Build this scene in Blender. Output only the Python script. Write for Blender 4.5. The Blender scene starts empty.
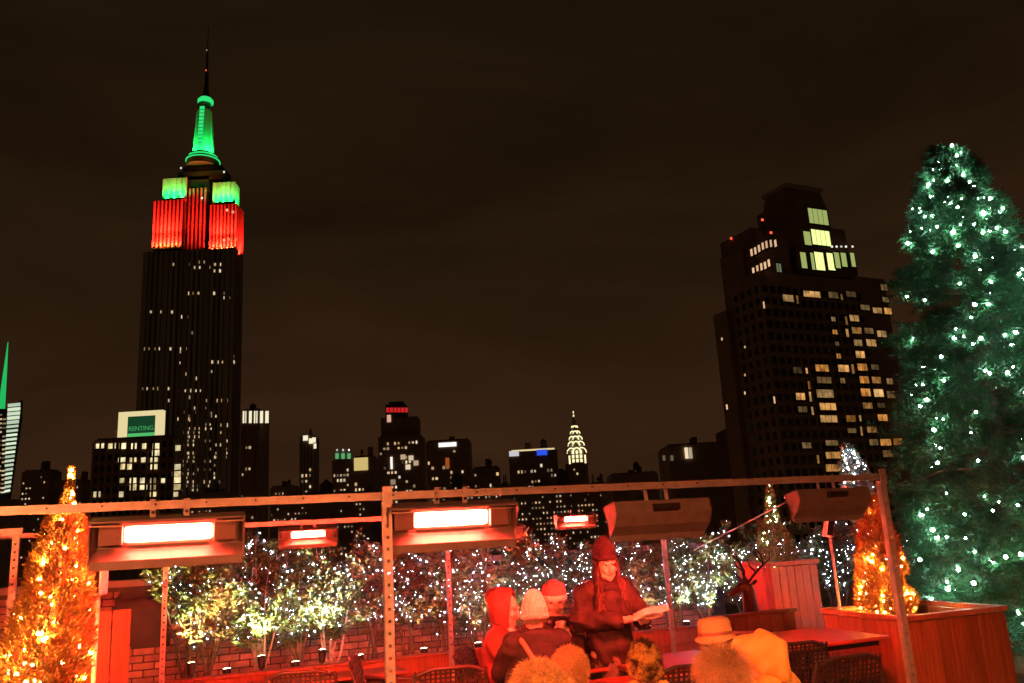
import bpy, bmesh, math, random
import numpy as np
from mathutils import Vector, Matrix, Euler

random.seed(7)
rng = np.random.default_rng(11)
sc = bpy.context.scene
col = sc.collection
R = math.radians

# ------------------------------------------------------------------ camera
CAM = Vector((0.0, 0.0, 1.70))
FPX, W, H = 825.0, 1024.0, 683.0
CAMROT = Matrix.Rotation(R(90 + 13.1), 3, 'X') @ Matrix.Rotation(R(-3.3), 3, 'Z')
cd = bpy.data.cameras.new('camera')
cd.sensor_width = 36.0
cd.lens = 36.0 * FPX / W
cd.clip_start = 0.05
cd.clip_end = 20000
cam = bpy.data.objects.new('camera', cd)
cam.location = CAM
cam.rotation_euler = CAMROT.to_euler()
col.objects.link(cam)
sc.camera = cam

# ------------------------------------------------------------------ world: low cloud lit brown by the city
world = bpy.data.worlds.new('World')
sc.world = world
world.use_nodes = True
nt = world.node_tree
for n in list(nt.nodes):
    nt.nodes.remove(n)
wo = nt.nodes.new('ShaderNodeOutputWorld')
wb = nt.nodes.new('ShaderNodeBackground')
tc = nt.nodes.new('ShaderNodeTexCoord')
sp = nt.nodes.new('ShaderNodeSeparateXYZ')
mp = nt.nodes.new('ShaderNodeMapping')
mp.inputs['Scale'].default_value = (1.0, 1.0, 3.2)
no = nt.nodes.new('ShaderNodeTexNoise')
no.inputs['Scale'].default_value = 1.7
no.inputs['Detail'].default_value = 6.0
no.inputs['Roughness'].default_value = 0.55
no.inputs['Distortion'].default_value = 0.6
cr = nt.nodes.new('ShaderNodeValToRGB')
cr.color_ramp.elements[0].position = 0.0
cr.color_ramp.elements[0].color = (0.031, 0.0128, 0.0054, 1)
cr.color_ramp.elements[1].position = 0.75
cr.color_ramp.elements[1].color = (0.0062, 0.0039, 0.0016, 1)
e = cr.color_ramp.elements.new(0.28)
e.color = (0.0178, 0.0083, 0.0033, 1)
mr = nt.nodes.new('ShaderNodeMapRange')
mr.inputs['From Min'].default_value = 0.3
mr.inputs['From Max'].default_value = 0.75
mr.inputs['To Min'].default_value = 0.6
mr.inputs['To Max'].default_value = 1.4
mx = nt.nodes.new('ShaderNodeMix')
mx.data_type = 'RGBA'
mx.blend_type = 'MULTIPLY'
mx.inputs['Factor'].default_value = 1.0
L = nt.links.new
L(tc.outputs['Generated'], sp.inputs[0])
L(tc.outputs['Generated'], mp.inputs[0])
L(mp.outputs[0], no.inputs['Vector'])
L(sp.outputs['Z'], cr.inputs[0])
L(no.outputs[0], mr.inputs['Value'])
L(cr.outputs[0], mx.inputs['A'])
L(mr.outputs[0], mx.inputs['B'])
L(mx.outputs['Result'], wb.inputs['Color'])
wb.inputs['Strength'].default_value = 1.12
L(wb.outputs[0], wo.inputs[0])

sc.view_settings.view_transform = 'Standard'
sc.view_settings.look = 'None'
sc.view_settings.exposure = 0.0
sc.view_settings.gamma = 1.0
sc.render.engine = 'CYCLES'
cy = sc.cycles
cy.max_bounces = 5
cy.diffuse_bounces = 3
cy.glossy_bounces = 3
cy.transparent_max_bounces = 6
cy.sample_clamp_indirect = 4.0
cy.sample_clamp_direct = 0.0
cy.use_denoising = True
cy.use_light_tree = True
sc.render.filter_size = 1.5 if hasattr(sc.render, 'filter_size') else 1.5

# ------------------------------------------------------------------ geometry helpers
ANG = R(20)
GU = Vector((math.cos(ANG), math.sin(ANG), 0))
GV = Vector((-math.sin(ANG), math.cos(ANG), 0))

def G(a, b, z=0.0):
    return GU * a + GV * b + Vector((0, 0, z))

def ray(px, py):
    return CAMROT @ Vector(((px - W / 2) / FPX, -(py - H / 2) / FPX, -1.0))

def P(px, py, Y):
    d = ray(px, py)
    return CAM + d * (Y / d.y)

def PN(px, py, pt, n):
    d = ray(px, py)
    return CAM + d * ((Vector(pt) - CAM).dot(n) / d.dot(n))

def PB(px, py, b):
    return PN(px, py, GV * b, GV)

class MB:
    def __init__(s):
        s.v, s.f = [], []
    def add(s, vs, fs):
        o = len(s.v)
        s.v += [tuple(v) for v in vs]
        s.f += [tuple(i + o for i in f) for f in fs]
        return s
    def box(s, c, d, rz=0.0, m=None, taper=None):
        x, y, z = d[0] / 2, d[1] / 2, d[2] / 2
        vs = [Vector((sx * x, sy * y, sz * z)) for sz in (-1, 1) for sy in (-1, 1) for sx in (-1, 1)]
        if taper:
            for i in range(4, 8):
                vs[i].x *= taper; vs[i].y *= taper
        if m is None:
            m = Matrix.Rotation(rz, 3, 'Z')
        vs = [m @ v + Vector(c) for v in vs]
        return s.add(vs, [(0, 2, 3, 1), (4, 5, 7, 6), (0, 1, 5, 4), (2, 6, 7, 3), (0, 4, 6, 2), (1, 3, 7, 5)])
    def bar(s, p, q, w, h=None, up=Vector((0, 0, 1))):
        p, q = Vector(p), Vector(q)
        d = (q - p)
        l = d.length
        d.normalize()
        if abs(d.dot(up)) > 0.99:
            up = Vector((0, 1, 0))
        a = d.cross(up).normalized()
        b = a.cross(d)
        return s.box((p + q) / 2, (l, w, h or w), m=Matrix((d, a, b)).transposed())
    def tube(s, pts, rad, n=8, cap=True):
        pts = [Vector(p) for p in pts]
        if not hasattr(rad, '__len__'):
            rad = [rad] * len(pts)
        rings = []
        up = Vector((0.13, 0.21, 0.97))
        for i, p in enumerate(pts):
            d = (pts[min(i + 1, len(pts) - 1)] - pts[max(i - 1, 0)]).normalized()
            u = up if abs(d.dot(up)) < 0.95 else Vector((1, 0, 0))
            a = d.cross(u).normalized()
            b = a.cross(d)
            rings.append([p + (a * math.cos(t) + b * math.sin(t)) * rad[i] for t in [2 * math.pi * k / n for k in range(n)]])
        vs = [v for r in rings for v in r]
        fs = []
        for i in range(len(pts) - 1):
            for k in range(n):
                k2 = (k + 1) % n
                fs.append((i * n + k, i * n + k2, (i + 1) * n + k2, (i + 1) * n + k))
        if cap:
            fs.append(tuple(range(n))[::-1])
            fs.append(tuple((len(pts) - 1) * n + k for k in range(n)))
        return s.add(vs, fs)
    def lathe(s, c, prof, n=16):
        c = Vector(c)
        vs, fs = [], []
        for r, z in prof:
            vs += [c + Vector((r * math.cos(2 * math.pi * k / n), r * math.sin(2 * math.pi * k / n), z)) for k in range(n)]
        for i in range(len(prof) - 1):
            for k in range(n):
                k2 = (k + 1) % n
                fs.append((i * n + k, i * n + k2, (i + 1) * n + k2, (i + 1) * n + k))
        fs.append(tuple(range(n))[::-1])
        fs.append(tuple((len(prof) - 1) * n + k for k in range(n)))
        return s.add(vs, fs)
    def prism(s, prof, x0, x1):
        """profile in (y,z), extruded along x"""
        n = len(prof)
        vs = [(x0, y, z) for y, z in prof] + [(x1, y, z) for y, z in prof]
        fs = [(k, (k + 1) % n, n + (k + 1) % n, n + k) for k in range(n)]
        fs += [tuple(range(n))[::-1], tuple(range(n, 2 * n))]
        return s.add(vs, fs)
    def mesh(s, name, off=None):
        me = bpy.data.meshes.new(name)
        vs = s.v if off is None else [(v[0] - off[0], v[1] - off[1], v[2] - off[2]) for v in s.v]
        me.from_pydata(vs, [], s.f)
        bm = bmesh.new(); bm.from_mesh(me)
        bmesh.ops.recalc_face_normals(bm, faces=bm.faces)
        bm.to_mesh(me); bm.free()
        return me
    def build(s, name, mat, parent=None, smooth=False, world=False, bevel=0.0):
        off = None
        if world and parent is not None:
            off = wloc(parent)
        me = s.mesh(name, off)
        if smooth:
            for p in me.polygons:
                p.use_smooth = True
        o = link(name, me, mat, parent)
        if bevel:
            b = o.modifiers.new('bevel', 'BEVEL'); b.width = bevel; b.segments = 2; b.limit_method = 'ANGLE'
        return o

def wloc(o):
    v = Vector((0, 0, 0))
    while o is not None:
        v = v + o.location; o = o.parent
    return v

def link(name, data, mat=None, parent=None):
    o = bpy.data.objects.new(name, data)
    col.objects.link(o)
    if mat is not None and data is not None:
        if len(data.materials) == 0:
            data.materials.append(mat)
    o.parent = parent
    return o

def tag(o, label=None, cat=None, group=None, kind=None):
    if label: o['label'] = label
    if cat: o['category'] = cat
    if group: o['group'] = group
    if kind: o['kind'] = kind
    return o

def thing(name, label, cat, loc=(0, 0, 0), rz=0.0, group=None):
    o = bpy.data.objects.new(name, None)
    o.empty_display_size = 0.1
    col.objects.link(o)
    o.location = loc
    o.rotation_euler = (0, 0, rz)
    return tag(o, label, cat, group)

def copy_tree(o, parent=None):
    c = o.copy(); col.objects.link(c); c.parent = parent
    for ch in list(o.children):
        copy_tree(ch, c)
    return c

def npmesh(name, verts, quads=None, tris=None, smooth=False):
    """fast mesh from numpy arrays"""
    me = bpy.data.meshes.new(name)
    verts = np.ascontiguousarray(verts, dtype=np.float32)
    faces = quads if quads is not None else tris
    k = faces.shape[1]
    me.vertices.add(len(verts)); me.vertices.foreach_set('co', verts.ravel())
    me.loops.add(faces.size); me.loops.foreach_set('vertex_index', faces.astype(np.int32).ravel())
    me.polygons.add(len(faces))
    me.polygons.foreach_set('loop_start', np.arange(0, faces.size, k, dtype=np.int32))
    me.update(calc_edges=True)
    return me

def unit(a):
    return a / (np.linalg.norm(a, axis=1, keepdims=True) + 1e-9)

def leaf_mesh(name, pos, dirs, length, width, droop=0.0):
    """diamond leaves: one quad each, folded a little"""
    n = len(pos)
    d = unit(dirs + np.array([0, 0, -droop]))
    side = unit(np.cross(d, unit(rng.normal(size=(n, 3)))))
    nor = np.cross(side, d)
    l = (length * rng.uniform(0.6, 1.25, n))[:, None]
    w = (width * rng.uniform(0.7, 1.2, n))[:, None]
    a = pos
    b = pos + d * l * 0.45 + side * w * 0.5 + nor * w * 0.15
    c = pos + d * l - nor * l * 0.10
    e = pos + d * l * 0.45 - side * w * 0.5 + nor * w * 0.15
    v = np.stack([a, b, c, e], 1).reshape(-1, 3)
    return npmesh(name, v, quads=np.arange(4 * n).reshape(-1, 4))

def needle_mesh(name, pos, dirs, length, width):
    n = len(pos)
    d = unit(dirs)
    side = unit(np.cross(d, unit(rng.normal(size=(n, 3)))))
    l = (length * rng.uniform(0.6, 1.3, n))[:, None]
    v = np.stack([pos - side * width / 2, pos + side * width / 2, pos + d * l], 1).reshape(-1, 3)
    return npmesh(name, v, tris=np.arange(3 * n).reshape(-1, 3))

# ------------------------------------------------------------------ materials
def mat(name, colr, rough=0.6, metal=0.0, noise=0.0, nscale=20.0, bump=0.0, bscale=60.0, col2=None, spec=None, sheen=0.0, stretch=None, coat=0.0):
    m = bpy.data.materials.new(name)
    m.use_nodes = True
    t = m.node_tree
    b = t.nodes['Principled BSDF']
    b.inputs['Base Color'].default_value = (*colr, 1)
    b.inputs['Roughness'].default_value = rough
    b.inputs['Metallic'].default_value = metal
    if spec is not None: b.inputs['Specular IOR Level'].default_value = spec
    if sheen: b.inputs['Sheen Weight'].default_value = sheen
    if coat: b.inputs['Coat Weight'].default_value = coat
    if noise or col2 or bump:
        tcn = t.nodes.new('ShaderNodeTexCoord')
        mpn = t.nodes.new('ShaderNodeMapping')
        if stretch: mpn.inputs['Scale'].default_value = stretch
        oi = t.nodes.new('ShaderNodeObjectInfo')
        ad = t.nodes.new('ShaderNodeVectorMath'); ad.operation = 'ADD'
        sc2 = t.nodes.new('ShaderNodeVectorMath'); sc2.operation = 'SCALE'; sc2.inputs['Scale'].default_value = 17.0
        cb = t.nodes.new('ShaderNodeCombineXYZ')
        for k in range(3): t.links.new(oi.outputs['Random'], cb.inputs[k])
        t.links.new(cb.outputs[0], sc2.inputs[0])
        t.links.new(tcn.outputs['Object'], mpn.inputs[0])
        t.links.new(mpn.outputs[0], ad.inputs[0]); t.links.new(sc2.outputs[0], ad.inputs[1])
    if noise or col2:
        nn = t.nodes.new('ShaderNodeTexNoise'); nn.inputs['Scale'].default_value = nscale
        nn.inputs['Detail'].default_value = 5
        t.links.new(ad.outputs[0], nn.inputs['Vector'])
        rp = t.nodes.new('ShaderNodeValToRGB')
        c2 = col2 or tuple(c * (1 - noise) for c in colr)
        c1 = colr if col2 else tuple(min(1, c * (1 + noise)) for c in colr)
        rp.color_ramp.elements[0].position = 0.3; rp.color_ramp.elements[0].color = (*c2, 1)
        rp.color_ramp.elements[1].position = 0.7; rp.color_ramp.elements[1].color = (*c1, 1)
        t.links.new(nn.outputs[0], rp.inputs[0])
        hv = t.nodes.new('ShaderNodeHueSaturation')
        vr = t.nodes.new('ShaderNodeMapRange'); vr.inputs['To Min'].default_value = 0.78; vr.inputs['To Max'].default_value = 1.2
        t.links.new(oi.outputs['Random'], vr.inputs['Value'])
        t.links.new(vr.outputs[0], hv.inputs['Value'])
        t.links.new(rp.outputs[0], hv.inputs['Color'])
        t.links.new(hv.outputs[0], b.inputs['Base Color'])
    if bump:
        bn = t.nodes.new('ShaderNodeTexNoise'); bn.inputs['Scale'].default_value = bscale; bn.inputs['Detail'].default_value = 4
        t.links.new(ad.outputs[0], bn.inputs['Vector'])
        bp = t.nodes.new('ShaderNodeBump'); bp.inputs['Strength'].default_value = bump; bp.inputs['Distance'].default_value = 0.02
        t.links.new(bn.outputs[0], bp.inputs['Height'])
        t.links.new(bp.outputs[0], b.inputs['Normal'])
    return m

def emit(name, colr, strength, vary=0.0, col2=None, lines=0.0):
    m = bpy.data.materials.new(name)
    m.use_nodes = True
    t = m.node_tree
    for n in list(t.nodes): t.nodes.remove(n)
    o = t.nodes.new('ShaderNodeOutputMaterial')
    e_ = t.nodes.new('ShaderNodeEmission')
    e_.inputs['Color'].default_value = (*colr, 1)
    e_.inputs['Strength'].default_value = strength
    t.links.new(e_.outputs[0], o.inputs[0])
    if vary or col2:
        oi = t.nodes.new('ShaderNodeObjectInfo')
        mrn = t.nodes.new('ShaderNodeMapRange')
        mrn.inputs['To Min'].default_value = strength * (1 - vary); mrn.inputs['To Max'].default_value = strength * (1 + vary)
        t.links.new(oi.outputs['Random'], mrn.inputs['Value'])
        last = mrn.outputs[0]
        if lines:       # curtains, blinds and furniture behind the glass
            g = t.nodes.new('ShaderNodeTexCoord')
            mpn = t.nodes.new('ShaderNodeMapping'); mpn.inputs['Scale'].default_value = (2.4, 1, 0.9)
            ad = t.nodes.new('ShaderNodeVectorMath'); ad.operation = 'ADD'
            ml2 = t.nodes.new('ShaderNodeMath'); ml2.operation = 'MULTIPLY'; ml2.inputs[1].default_value = 57.0
            t.links.new(oi.outputs['Random'], ml2.inputs[0])
            nz = t.nodes.new('ShaderNodeTexNoise'); nz.inputs['Scale'].default_value = lines; nz.inputs['Detail'].default_value = 3
            t.links.new(g.outputs['Object'], mpn.inputs[0]); t.links.new(mpn.outputs[0], ad.inputs[0]); t.links.new(ml2.outputs[0], ad.inputs[1])
            t.links.new(ad.outputs[0], nz.inputs['Vector'])
            r2 = t.nodes.new('ShaderNodeMapRange'); r2.inputs['From Min'].default_value = 0.35; r2.inputs['From Max'].default_value = 0.65
            r2.inputs['To Min'].default_value = 0.35; r2.inputs['To Max'].default_value = 1.2
            t.links.new(nz.outputs[0], r2.inputs['Value'])
            mm = t.nodes.new('ShaderNodeMath'); mm.operation = 'MULTIPLY'
            t.links.new(last, mm.inputs[0]); t.links.new(r2.outputs[0], mm.inputs[1]); last = mm.outputs[0]
        t.links.new(last, e_.inputs['Strength'])
        if col2:
            ml = t.nodes.new('ShaderNodeMath'); ml.operation = 'MULTIPLY'; ml.inputs[1].default_value = 7.13
            fr = t.nodes.new('ShaderNodeMath'); fr.operation = 'FRACT'
            mi = t.nodes.new('ShaderNodeMix'); mi.data_type = 'RGBA'
            mi.inputs['A'].default_value = (*colr, 1); mi.inputs['B'].default_value = (*col2, 1)
            t.links.new(oi.outputs['Random'], ml.inputs[0]); t.links.new(ml.outputs[0], fr.inputs[0])
            t.links.new(fr.outputs[0], mi.inputs['Factor']); t.links.new(mi.outputs['Result'], e_.inputs['Color'])
    return m

M = {}
M['asphalt'] = mat('asphalt', (.045, .045, .048), .8, noise=.3, nscale=.05)
M['deck'] = mat('deck_timber', (.16, .09, .055), .55, noise=.3, nscale=4, bump=.3, bscale=40)
M['limestone'] = mat('limestone', (.34, .31, .27), .75, noise=.12, nscale=.3)
M['spandrel'] = mat('spandrel', (.05, .045, .042), .5, metal=.2)
M['dark_brick'] = mat('dark_facade', (.26, .16, .12), .8, noise=.25, nscale=.3)
M['brown_tower'] = mat('brown_tower', (.26, .165, .12), .75, noise=.2, nscale=.25)
M['darkglass'] = mat('dark_glass', (.01, .012, .014), .08)
M['steel'] = mat('galvanised_steel', (.55, .53, .5), .42, metal=.35, noise=.15, nscale=25, bump=.05, bscale=120)
M['housing'] = mat('heater_housing', (.2, .18, .175), .5, metal=.3, noise=.12, nscale=14)
M['reflector'] = mat('reflector', (.8, .76, .74), .3, metal=.85)
M['endblock'] = mat('heater_end_block', (.2, .13, .12), .5)
M['heat'] = emit('quartz_heat', (1.0, .038, .02), 1000.0)
def hot_rim(m_, strength):
    t_ = m_.node_tree
    e_ = [n for n in t_.nodes if n.type == 'EMISSION'][0]
    tc_ = t_.nodes.new('ShaderNodeTexCoord'); sp_ = t_.nodes.new('ShaderNodeSeparateXYZ')
    t_.links.new(tc_.outputs['Generated'], sp_.inputs[0])
    def edge(sock, lo, hi):
        s1 = t_.nodes.new('ShaderNodeMath'); s1.operation = 'SUBTRACT'; s1.inputs[1].default_value = .5
        s2 = t_.nodes.new('ShaderNodeMath'); s2.operation = 'ABSOLUTE'
        s3 = t_.nodes.new('ShaderNodeMapRange'); s3.interpolation_type = 'SMOOTHSTEP'
        s3.inputs['From Min'].default_value = lo; s3.inputs['From Max'].default_value = hi
        s3.inputs['To Min'].default_value = 1.0; s3.inputs['To Max'].default_value = .004
        t_.links.new(sock, s1.inputs[0]); t_.links.new(s1.outputs[0], s2.inputs[0]); t_.links.new(s2.outputs[0], s3.inputs['Value'])
        return s3.outputs[0]
    m1 = t_.nodes.new('ShaderNodeMath'); m1.operation = 'MULTIPLY'
    m2 = t_.nodes.new('ShaderNodeMath'); m2.operation = 'MULTIPLY'; m2.inputs[1].default_value = strength
    t_.links.new(edge(sp_.outputs['X'], .40, .5), m1.inputs[0]); t_.links.new(edge(sp_.outputs['Z'], .28, .5), m1.inputs[1])
    t_.links.new(m1.outputs[0], m2.inputs[0]); t_.links.new(m2.outputs[0], e_.inputs['Strength'])
hot_rim(M['heat'], 2000.0)
M['heat_far'] = M['heat']
M['cedar'] = mat('cedar_boards', (.36, .17, .075), .5, col2=(.22, .095, .04), nscale=5, stretch=(9, 9, .6), bump=.25, bscale=30)
M['cedar_lit_red'] = mat('red_lit_cedar', (.42, .13, .07), .42, col2=(.27, .075, .04), nscale=5, stretch=(9, 9, .6), bump=.2, bscale=30)  # cedar copy with the red heater glow put into its colour
M['soil'] = mat('soil', (.04, .03, .02), .95, bump=.6, bscale=30)
M['brick'] = mat('brick_face', (.44, .3, .24), .85, noise=.3, nscale=9, bump=.5, bscale=70)
M['mortar'] = mat('mortar', (.09, .075, .068), .95, noise=.2, nscale=30)
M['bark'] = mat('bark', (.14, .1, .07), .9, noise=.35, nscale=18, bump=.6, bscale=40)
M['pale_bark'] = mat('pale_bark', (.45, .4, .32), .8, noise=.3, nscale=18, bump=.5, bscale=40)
M['fir'] = mat('fir_needles', (.036, .14, .045), .6, col2=(.014, .062, .02), nscale=5)
M['cypress'] = mat('cypress_leaf', (.1, .12, .035), .6, noise=.35, nscale=10)
M['leaf'] = mat('shrub_leaf', (.15, .165, .045), .5, col2=(.07, .1, .025), nscale=8)
M['leaf_dry'] = mat('dry_leaf', (.24, .135, .045), .6, col2=(.1, .085, .025), nscale=8)
M['bulb_teal'] = emit('bulb_teal', (.55, 1.0, .82), 170.0, vary=.8)
M['bulb_blue'] = emit('bulb_blue_white', (.5, .6, 1.0), 130.0)
M['bulb_warm'] = emit('bulb_warm', (1.0, .35, .045), 950.0, vary=.6)
M['bulb_lime'] = emit('bulb_pale_green', (.85, 1.0, .5), 45.0)
M['wire'] = mat('green_wire', (.02, .03, .02), .6)
M['black_metal'] = mat('black_metal', (.03, .028, .028), .45, metal=.4)
M['wicker'] = mat('wicker', (.05, .032, .027), .5, noise=.3, nscale=60)
M['table_top'] = mat('glossy_table', (.2, .055, .035), .28, noise=.15, nscale=8)
M['skin'] = mat('skin', (.55, .36, .28), .5, noise=.06, nscale=20)
M['lips'] = mat('lips', (.42, .12, .11), .4)
M['eye'] = mat('eye', (.06, .04, .03), .2)
M['hair_dark'] = mat('brown_hair', (.05, .018, .012), .5, noise=.3, nscale=90)
M['hair_fair'] = mat('fair_hair', (.55, .34, .14), .5, noise=.3, nscale=90)
M['hair_grey'] = mat('grey_brown_hair', (.5, .35, .17), .5, noise=.4, nscale=90)
M['coat_dark'] = mat('dark_coat', (.03, .018, .016), .7, spec=.25, noise=.3, nscale=12, bump=.5, bscale=14)
M['coat_red'] = mat('red_coat', (.17, .04, .035), .7, noise=.15, nscale=14, bump=.3, bscale=16)
M['coat_black'] = mat('black_coat', (.035, .027, .027), .75, spec=.25, noise=.2, nscale=14, bump=.3, bscale=16)
M['coat_yellow'] = mat('yellow_coat', (.66, .42, .085), .6, noise=.1, nscale=9, bump=.25, bscale=14)
M['coat_tan'] = mat('tan_coat', (.35, .22, .12), .7, noise=.1, nscale=14, bump=.3, bscale=14)
M['knit_dark'] = mat('dark_knit', (.022, .007, .008), .9, noise=.3, nscale=80, bump=.8, bscale=90)
M['knit_pale'] = mat('pale_knit', (.75, .58, .5), .9, noise=.15, nscale=80, bump=.8, bscale=90)
M['knit_pink'] = mat('pink_knit', (.62, .2, .2), .9, noise=.15, nscale=80, bump=.8, bscale=90)
M['fur'] = mat('pale_fur', (.8, .58, .24), .7, noise=.3, nscale=40)
M['fur_hat'] = mat('two_tone_wool', (.75, .56, .14), .8, col2=(.045, .028, .015), nscale=14)
for e_ in [n for n in M['fur_hat'].node_tree.nodes if n.type == 'VALTORGB']:
    e_.color_ramp.elements[0].position = .44; e_.color_ramp.elements[1].position = .56
M['felt'] = mat('tan_felt', (.66, .44, .2), .8, noise=.08, nscale=40, bump=.15, bscale=150)
M['paper'] = mat('paper', (.8, .76, .66), .6, noise=.05, nscale=10)
M['skirt'] = mat('brown_wool', (.09, .06, .042), .9, noise=.3, nscale=60, bump=.6, bscale=70)
M['dark_timber'] = mat('dark_timber', (.035, .018, .014), .4, noise=.3, nscale=12)
M['strap'] = mat('leather_strap', (.5, .2, .13), .5)
M['bronze'] = mat('dark_bronze', (.035, .02, .016), .35, metal=.5, noise=.3, nscale=14)
M['cup'] = mat('paper_cup', (.75, .7, .66), .5)
M['black_vinyl'] = mat('black_vinyl', (.018, .015, .015), .45, noise=.3, nscale=6, bump=.4, bscale=8)
WARM = emit('window_warm', (1.0, .6, .24), .5, vary=.9, col2=(1.0, .85, .6))
WARM2 = emit('window_interior', (1.0, .38, .07), .5, vary=.75, col2=(1.0, .6, .22), lines=.9)
COOL = emit('window_cool', (1.0, .95, .8), 1.1, vary=.5)

# ------------------------------------------------------------------ setting
bm_ = MB().box((0, 3000, -75.5), (16000, 16000, 1)).build('ground', M['asphalt']); tag(bm_, kind='structure')
dk = MB().box(G(0, 3.6, -.15), (18, 14.2, .3), ANG).build('deck', M['deck']); tag(dk, kind='structure')
rb = thing('terrace_building', 'dark building below the roof terrace', 'building', G(0, 3.6, -75))
MB().box((0, 0, 37.2), (18.2, 14.4, 74.4), ANG).build('wall', M['dark_brick'], rb)
MB().box((0, 0, 74.55), (18.6, 14.8, .25), ANG).build('cornice', M['limestone'], rb)

# ------------------------------------------------------------------ skyline
_unit = {}
def unitbox(m, name='window'):
    if m.name not in _unit:
        me = MB().box((0, 0, 0), (1, 1, 1)).mesh(name + '_pane')
        me.materials.append(m)
        _unit[m.name] = me
    return _unit[m.name]

def win(parent, c, w, h, m=None, rz=0.0, depth=.3, name='window'):
    o = bpy.data.objects.new(name, unitbox(m or WARM))
    col.objects.link(o)
    o.parent = parent
    o.location = Vector(c) - wloc(parent)
    o.rotation_euler = (0, 0, rz)
    o.scale = (w, depth, h)
    return o

def fit(ax, bx, D, depth):
    """front edges such that front and visible side together span the given front-plane width"""
    k = (D + depth) / D
    if ax < 0 and bx < 0: return ax, min(bx * k, bx)
    if ax > 0 and bx > 0: return ax * k, bx
    return ax, bx

def facebox(mb, x0, x1, y0, y1, D, depth, xref=None):
    """box whose front face (plane y=D) covers the pixels x0..x1, y0..y1; returns its world bounds"""
    ym = (y0 + y1) / 2
    a, b = P(x0, ym, D), P(x1, ym, D)
    zt, zb = P((x0 + x1) / 2, y0, D).z, P((x0 + x1) / 2, y1, D).z
    ax, bx = fit(a.x, b.x, D, depth)
    mb.box(((ax + bx) / 2, D + depth / 2, (zt + zb) / 2), (bx - ax, depth, zt - zb))
    return ax, bx, zt, zb

# --- the tall Art Deco tower
D0 = 640.0
esb = thing('art_deco_skyscraper', 'tallest skyscraper with green lit mast and red floodlit upper storeys', 'skyscraper', (-260, D0 + 12, -75))
XL, XR = -296.0, -224.0                      # front face of the shaft
zs = P(196, 249, D0).z                       # shaft top
DEP = 24.0
MB().box(((XL + XR) / 2, D0 + DEP / 2, (zs - 75) / 2), (XR - XL - .6, DEP - .6, zs + 75)).build('wall', M['spandrel'], esb, world=True)
NB = 17
pw = (XR - XL) / NB
pier = MB().box((0, 0, 0), (1, 1, 1)).mesh('pier'); pier.materials.append(M['limestone'])
def put(me, name, parent, c, s, rz=0.0):
    o = bpy.data.objects.new(name, me); col.objects.link(o); o.parent = parent
    o.location = Vector(c) - wloc(parent); o.scale = s; o.rotation_euler = (0, 0, rz)
    return o
for i in range(NB + 1):
    wd = 2.6 if i % 4 else 4.2
    put(pier, 'pier', esb, (XL + i * pw, D0 + .2, (zs - 75) / 2 - .5), (wd, 1.4, zs + 75))
for i in range(7):
    put(pier, 'pier', esb, (XR - .2, D0 + 1.5 + i * 3.5, (zs - 75) / 2 - .5), (1.2, 1.6, zs + 75))
# upper red storeys: two shoulder blocks and a recessed centre
def lamp(parent, c, size, target, energy, colr, name='floodlight'):
    ld = bpy.data.lights.new(name, 'AREA')
    ld.shape = 'RECTANGLE'; ld.size, ld.size_y = size
    ld.energy = energy; ld.color = colr; ld.spread = R(150)
    o = bpy.data.objects.new(name + '_light', ld); col.objects.link(o); o.parent = parent
    o.location = Vector(c) - wloc(parent)
    o.rotation_euler = (Vector(target) - Vector(c)).to_track_quat('-Z', 'Y').to_euler()
    return o
fix = MB().box((0, 0, 0), (1, 1, 1)).mesh('floodlight'); fix.materials.append(M['black_metal'])
def tier(x0, x1, y0, y1, D, depth, np_, m_wall, pierw=.42):
    mb = MB()
    b = facebox(mb, x0, x1, y0, y1, D, depth)
    mb.build('wall', m_wall, esb, world=True)
    w = (b[1] - b[0]) / np_
    for i in range(np_ + 1):
        put(pier, 'pier', esb, (b[0] + i * w, D - .1, (b[2] + b[3]) / 2 - .2), (w * pierw, 1.1, b[2] - b[3]))
    return b
M['redwall'] = mat('shoulder_spandrel', (.03, .026, .024), .6)
GRN, RED = (.012, 1.0, .13), (1.0, .012, .006)
for (x0, x1, y0, y1) in ((154, 190, 200, 249), (210.5, 243, 204, 251)):
    b = tier(x0, x1, y0, y1, D0 + 2, 18, 7, M['redwall'])
    xm, w = (b[0] + b[1]) / 2, b[1] - b[0]
    n = 5
    for i in range(n):
        xx = b[0] + w * (i + .5) / n
        put(fix, 'floodlight', esb, (xx, D0 - 1.5, b[3] + .9), (1.6, .9, .9))
        lamp(esb, (xx, D0 - 1.6, b[3] + 1.5), (1.8, .8), (xx, D0 + 2.2, b[3] + 26), 21000, RED)
        lamp(esb, (xx, D0 - .8, b[3] + 1.5), (1.2, .5), (xx, D0 + 2.2, b[3] + 6), 500, (1.0, .25, .02))
    # a bank half way up keeps the upper storeys red
    lamp(esb, (xm, D0 - 5, b[3] + 14), (w * .9, 1.0), (xm, D0 + 2, b[3] + 34), 52000, RED)
    if x0 > 200:      # return face on the right
        for i in range(6):
            put(pier, 'pier', esb, (b[1] + .1, D0 + 3 + i * 3.2, (b[2] + b[3]) / 2), (1.0, 1.3, b[2] - b[3]))
        lamp(esb, (b[1] + 7, D0 + 10, b[3] + 2), (2, 14), (b[1], D0 + 10, b[3] + 24), 60000, RED)
bc = tier(185, 211, 188, 252, D0 + 6, 14, 5, M['redwall'])
lamp(esb, ((bc[0] + bc[1]) / 2, D0 + 2.5, bc[3] + 2), (14, 1), ((bc[0] + bc[1]) / 2, D0 + 6, bc[3] + 20), 600, RED)
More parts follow.
